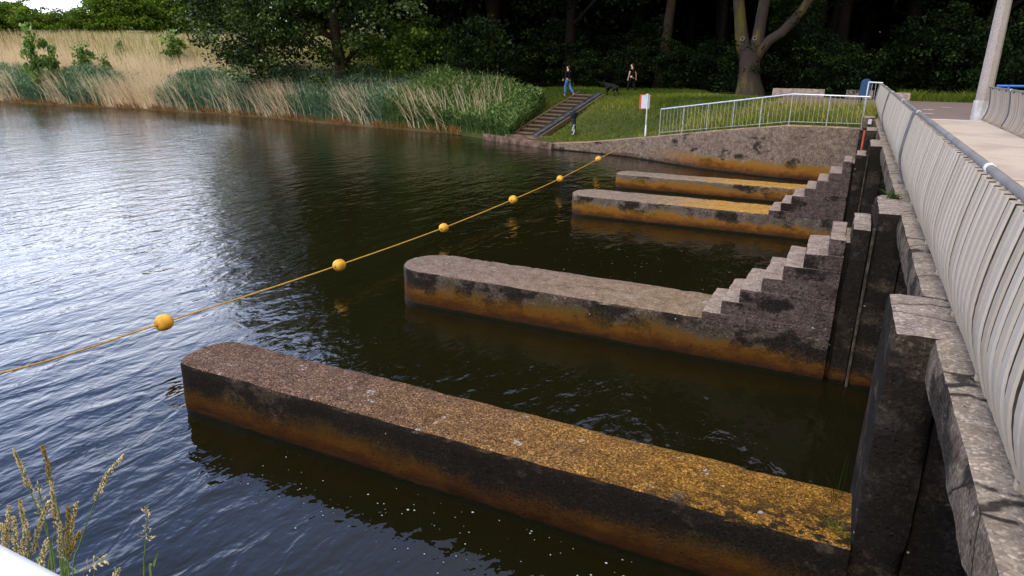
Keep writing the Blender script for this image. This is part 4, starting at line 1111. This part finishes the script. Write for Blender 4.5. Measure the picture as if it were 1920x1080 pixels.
a = rng.random(n)*math.tau; L = rng.uniform(.2, .7, n)
m_ = 850
x2 = rng.uniform(-43, -18, m_); b2 = reeds_at(x2, rng.uniform(.2, 3.5, m_)); l2 = rng.normal(.25, .3, m_)
P3 = strips(b2, rng.uniform(1.5, 2.7, m_), np.stack([-TX*l2, -TY*l2-.1], 1), rng.uniform(.025, .045, m_), np.clip(rng.normal(.5, .2, m_), 0, 1), rng, 4, 0, face=y_)
P1 = merge([P1, P3])
stuff(tag(mesh_obj('leaning_straw', quads_mesh('leaning_straw', *P1), M['reed_dry']), 'dead straw stalks leaning out in front of the green reeds', 'reeds'))
P2 = strips(base, rng.uniform(.15, .75, n), np.stack([np.cos(a)*L, np.sin(a)*L*.6-.1], 1), rng.uniform(.025, .045, n), np.clip(rng.normal(.45, .22, n), 0, 1), rng, 3, .35, face=y_)
stuff(tag(mesh_obj('reed_litter', quads_mesh('reed_litter', *P2), M['reed_base']), 'rusty brown reed litter along the water line', 'reeds'))
# bank grass
def grass(n, x0, x1, d0, d1, hlo, hhi, name, label, tmean, mask=None, wid=(.012, .03)):
    x = rng.uniform(x0, x1, n); d = rng.uniform(d0, d1, n); y = shore(x)+d
    m = ~((y > 33.0) & (y < 42.4) & (x > -3.7)) & ~((x > .75) & (x < 4.3) & (y < 36))
    sx = S0.x+(y-S0.y)*dirv.x/dirv.y
    m &= ~((x > sx-.72) & (x < sx+1.3) & (y > 31) & (y < 40))
    if mask is not None: m &= mask(x, y, d)
    soil = pnoise(x, y, 2.1, 9)*.6+pnoise(x, y, 5.3, 2)*.4+.12*rng.normal(size=len(x))
    m &= (soil > .3) & (np.hypot((x+8.9)/1.3, (y-31.2)/.5) > .75+.25*rng.random(len(x)))
    x = x[m]; d = d[m]; y = y[m]; n = len(x)
    base = np.stack([x, y, gz(x, y)-.02], 1)
    pn = pnoise(x, y, 1.1, 5)
    h = rng.uniform(hlo, hhi, n)*(.7+.6*pn)
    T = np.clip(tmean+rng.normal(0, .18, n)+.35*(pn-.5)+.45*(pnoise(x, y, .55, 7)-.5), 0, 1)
    P = strips(base, h, rng.normal(0, .4, (n, 2))*h[:, None], rng.uniform(*wid, n), T, rng, 3, .25, face=y_)
    stuff(tag(mesh_obj(name, quads_mesh(name, *P), M['grass']), label, 'grass'))
grass(60000, -16.5, .8, .3, 13, .07, .26, 'bank_grass', 'short green grass covering the far bank slope', .42)
grass(9000, -7.5, .75, .45, 4.5, .3, .62, 'tall_grass', 'taller bright yellow green grass behind the bar fence', .74, lambda x, y, d: (y > 27.6) & (x > -7.5+rng.random(len(x))*5), (.018, .035))
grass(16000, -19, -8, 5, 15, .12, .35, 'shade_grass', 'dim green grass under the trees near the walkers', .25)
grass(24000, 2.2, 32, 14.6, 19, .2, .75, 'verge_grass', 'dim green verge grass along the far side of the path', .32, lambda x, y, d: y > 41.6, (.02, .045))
grass(1500, 4.1, 6.5, 2, 6, .1, .3, 'mast_grass', 'green grass patch at the foot of the mast', .5)

# ------------------------------------------------------------------ small plants
def tuft(name, label, c, n, h, spread, mat, seed, w=.008):
    rg = np.random.default_rng(seed); base = np.tile(np.array(c), (n, 1)); base[:, :2] += rg.normal(0, spread*.25, (n, 2))
    hh = rg.uniform(.5, 1, n)*h
    P = strips(base, hh, rg.normal(0, spread, (n, 2)), np.full(n, w), np.clip(rg.normal(.5, .2, n), 0, 1), rg, 4, .3)
    return tag(mesh_obj(name, quads_mesh(name, *P), mat), label, 'plant')
c = at(1676, 371, z=2.34); tuft('weed_tuft', 'small bright green weed growing on the pillar of the second pier', (c.x, c.y, 2.33), 70, .17, .13, M['leaf_bush'], 1, .014)
tuft('weed_tuft', 'thin dark weed at the end of the nearest pier against its pillar', (.33, 5.4, .6), 9, .8, .10, M['leaf_under'], 2, .006)
tuft('weed_tuft', 'little mossy grass tuft where the nearest pier meets the pillar front', (.36, 4.97, .6), 60, .2, .09, M['grass'], 3, .006)
# seed grasses on the near bank
GG = 'seed grasses on the near bank'
def stalk(pts_px, y, head_to, label, mat='seed', dens=1.0, sparse=False, rad=.0016):
    P = [at(px, py, y=y+.02*i) for i, (px, py) in enumerate(pts_px)]
    base = P[-1].copy(); base += (P[-1]-P[-2]).normalized()*.05; base.z = min(base.z, 2.9)
    root = Vector((P[-1].x+(P[-1].x-P[-2].x)*.4, y, 2.0)); line = cat([*P, root], 6)
    t = thing('grass_stalk', label, 'grass stalk', root, GG)
    P_(t, tube_obj('stem', line[::-1], [rad*1.4]*(len(line)//2)+[rad]*(len(line)-len(line)//2), M['stalk'], None, 6))
    # seed head: overlapping pointed spikelets along the upper stem
    bm = bmesh.new(); rg = random.Random(int(pts_px[0][0]*7+pts_px[0][1]))
    top = P[0]; nH = int(6*head_to); pl = line[:max(2, nH)]
    L = sum((b-a).length for a, b in zip(pl[:-1], pl[1:])); cnt = int(L/.0028*dens*(.45 if sparse else 1))
    for k in range(cnt):
        s = (k+rg.random())/cnt; f = s*(len(pl)-1); i = min(len(pl)-2, int(f)); p = pl[i].lerp(pl[i+1], f-i)
        dn = (pl[i]-pl[i+1]).normalized()
        a = rg.uniform(0, math.tau); u = dn.orthogonal().normalized(); w = dn.cross(u); o_ = (u*math.cos(a)+w*math.sin(a))
        sp = (.0015+.0035*s)*(2.6 if sparse else 1)*rg.uniform(.5, 1.5)
        dd = (dn*1.0+o_*(.22 if not sparse else .9)*rg.uniform(.3, 1.2)).normalized()
        c0 = p+o_*sp; ln = rg.uniform(.010, .018); th = rg.uniform(.0017, .0027)
        bm_tube(bm, [c0, c0+dd*ln*.35, c0+dd*ln*.75, c0+dd*ln], [th*.5, th, th*.8, th*.1], 5, False)
        if sparse and rg.random() < .7: bm_tube(bm, [p, c0], [.0004, .0004], 3, False)
    P_(t, from_bm('seed_head', bm, M[mat], None, True))
L0 = 'straw seed grass stalk in the clump by the white tube'
stalk([(28, 848), (45, 890), (58, 925), (85, 990), (105, 1085)], .80, 2.0, 'tall left leaning seed stalk at the left of the near clump')
stalk([(80, 838), (90, 880), (95, 912), (112, 970), (122, 1085)], .84, 2.0, 'upright ochre seed stalk at the top of the near clump', 'seed_brown')
stalk([(96, 905), (101, 950), (108, 985), (120, 1085)], .78, 2.4, L0)
stalk([(230, 857), (200, 893), (175, 950), (150, 1020), (136, 1085)], .82, 2.1, 'tall seed stalk bending to the right out of the near clump')
stalk([(277, 950), (275, 985), (272, 1030), (270, 1090)], .95, 1.9, 'lone loose seed stalk standing apart right of the near clump', 'seed', .8, True)
stalk([(17, 953), (13, 990), (10, 1040), (8, 1085)], .70, 2.0, L0)
stalk([(38, 940), (44, 975), (54, 1020), (60, 1085)], .72, 2.2, L0)
stalk([(90, 942), (76, 980), (62, 1030), (52, 1085)], .74, 2.4, L0)
stalk([(143, 945), (135, 985), (130, 1030), (126, 1085)], .8, 2.0, L0)
stalk([(128, 952), (127, 990), (128, 1030), (130, 1085)], .76, 2.4, L0, 'seed_brown')
stalk([(196, 1048), (175, 1058), (150, 1072), (120, 1095)], .78, 1.8, L0, 'seed', .7, True)
stalk([(222, 1068), (219, 1078), (217, 1090)], .9, 1.5, L0)
stalk([(88, 1014), (82, 1035), (76, 1060), (72, 1090)], .68, 2.4, L0)
stalk([(70, 908), (80, 950), (92, 1010), (100, 1085)], .86, 1.6, L0, 'seed', .8, True)
stalk([(50, 985), (45, 1010), (44, 1040), (44, 1085)], .7, 2.6, L0)
stalk([(112, 985), (112, 1010), (114, 1040), (116, 1085)], .74, 2.4, L0)
stalk([(148, 1000), (138, 1020), (126, 1050), (118, 1085)], .76, 2.2, L0, 'seed_brown')
stalk([(2, 985), (8, 1010), (14, 1040), (20, 1085)], .7, 2.2, L0)
stalk([(26, 970), (28, 1000), (31, 1040), (34, 1085)], .7, 2.6, L0)
p0 = at(297, 1034, y=.95); p1 = at(288, 1060, y=.95); p2 = at(284, 1092, y=.95)
bm = bmesh.new(); pl = cat([p0, p1, p2, Vector((p2.x-.02, .95, 2.0))], 6)
last = None
for i, p in enumerate(pl):
    w = .0012+.0035*min(1, i/6); v = [bm.verts.new(p-Vector((w, 0, 0))), bm.verts.new(p+Vector((0, .002, 0))), bm.verts.new(p+Vector((w, 0, 0)))]
    if last: bm.faces.new((last[0], last[1], v[1], v[0])); bm.faces.new((last[1], last[2], v[2], v[1]))
    last = v
tag(from_bm('young_grass', bm, M['stalk'], None, True), 'single green grass blade beside the lone seed stalk', 'grass', GG)
# leafy filler of the clump
rg = np.random.default_rng(77); n = 90
by = rg.uniform(.68, .86, n); bx = np.array([at(pp_, 1080, y=float(yy)).x for pp_, yy in zip(rg.uniform(25, 145, n), by)])
base = np.stack([bx, by, np.full(n, 2.3)], 1)
P = strips(base, rg.uniform(.2, .52, n), np.stack([rg.normal(0, .06, n), rg.normal(0, .05, n)], 1), rg.uniform(.004, .007, n), np.clip(rg.normal(.75, .18, n), 0, 1), rg, 5, .05)
tag(mesh_obj('grass_clump', quads_mesh('grass_clump', *P), M['grass']), 'green blades at the foot of the seed stalks by the white tube', 'grass clump', GG)
# foam flecks drifting on the water
n = 420
fx = np.concatenate([rng.uniform(-5, .3, 170), rng.uniform(-5.5, .1, 250)]); fy = np.concatenate([rng.uniform(3.75, 4.7, 170), rng.uniform(10.8, 16.5, 250)])
C = np.stack([fx, fy, np.full(n, .006)], 1); V = []; Q = []
s = np.minimum(rng.exponential(.0035, n)+.0025, .013); s[170:] *= .9
a = np.linspace(0, math.tau, 7)[:-1]
V = (C[:, None, :]+np.stack([np.cos(a), np.sin(a)*.8, 0*a], 1)[None]*s[:, None, None]).reshape(-1, 3)
stuff(tag(mesh_obj('foam_flecks', quads_mesh('foam_flecks', V, np.arange(6*n).reshape(n, 6)), M['chip']), 'tiny pale foam flecks drifting on the dark water', 'foam'))

# ------------------------------------------------------------------ light
SUN_EL, SUN_AZ = R(54), R(196)      # azimuth clockwise from +Y
w = bpy.data.worlds.new('World'); scene.world = w; w.use_nodes = True
nt = w.node_tree; nt.nodes.clear()
def wn(typ, ins=None, **at_):
    nd = nt.nodes.new('ShaderNode'+typ)
    for k, v in at_.items(): setattr(nd, k, v)
    for k, v in (ins or {}).items():
        if isinstance(v, bpy.types.NodeSocket): nt.links.new(v, nd.inputs[k])
        else: nd.inputs[k].default_value = v
    return nd
sky = wn('TexSky', sky_type='NISHITA', sun_disc=False, sun_elevation=SUN_EL, sun_rotation=SUN_AZ, air_density=1.0, dust_density=2.0)
gen = wn('TexCoord').outputs['Generated']
sepz = wn('SeparateXYZ', {0: gen}).outputs[2]
cl = wn('TexNoise', {'Vector': wn('Mapping', {'Vector': gen, 'Scale': (1, 1, 2.4)}).outputs[0], 'Scale': 2.3, 'Detail': 7, 'Roughness': .55, 'Distortion': .4}).outputs[0]
cov = wn('MapRange', {0: cl, 1: .36, 2: .62, 3: .84, 4: 1.0}).outputs[0]
sx_ = wn('SeparateXYZ', {0: gen}).outputs[0]
bank = wn('MapRange', {0: sx_, 1: -.75, 2: .25, 3: 1.0, 4: 0.0}).outputs[0]  # sky shaped for its light: bright left for water, dimmer rest keeps wood dark
wob_ = wn('Math', {0: sepz, 1: wn('Math', {0: wn('Math', {0: cl, 1: -.5}).outputs[0], 1: .35}, operation='MULTIPLY').outputs[0]}).outputs[0]
rampn = wn('ValToRGB', {0: wob_}); cr = rampn.color_ramp
cr.elements[0].position = 0.0; cr.elements[0].color = (.9, .92, 1, 1)
cr.elements[1].position = 1.0; cr.elements[1].color = (.13, .19, .34, 1)
for p_e, c_e in ((.20, (.86, .92, 1.08, 1)), (.36, (.56, .67, .98, 1)), (.52, (.17, .27, .56, 1))):
    e_ = cr.elements.new(p_e); e_.color = c_e
bright = wn('MixRGB', {0: 1.0, 1: rampn.outputs[0], 2: (53, 53, 53, 1)}, blend_type='MULTIPLY').outputs[0]
dull = wn('MixRGB', {0: cl, 1: (10.5, 9.8, 9.2, 1), 2: (19, 18.2, 17.4, 1)}).outputs[0]
ccol = wn('MixRGB', {0: bank, 1: dull, 2: bright}).outputs[0]
mixc = wn('MixRGB', {0: cov, 1: sky.outputs[0], 2: ccol}).outputs[0]
bg = wn('Background', {'Color': mixc, 'Strength': .1})
nt.links.new(bg.outputs[0], wn('OutputWorld').inputs[0])
sd_ = bpy.data.lights.new('sun', 'SUN'); sd_.energy = 3.0; sd_.angle = R(30); sd_.color = (1, .88, .72)
so = bpy.data.objects.new('sun', sd_); COL.objects.link(so); so.location = (20, -20, 40)
dirs = Vector((math.sin(SUN_AZ)*math.cos(SUN_EL), math.cos(SUN_AZ)*math.cos(SUN_EL), math.sin(SUN_EL)))
so.rotation_euler = dirs.to_track_quat('Z', 'Y').to_euler()
vs = scene.view_settings
scene.display_settings.display_device = 'sRGB'; vs.view_transform = 'Standard'; vs.look = 'None'; vs.exposure = -.3; vs.gamma = 1.0
scene.render.engine = 'CYCLES'; scene.cycles.max_bounces = 6; scene.cycles.transparent_max_bounces = 4
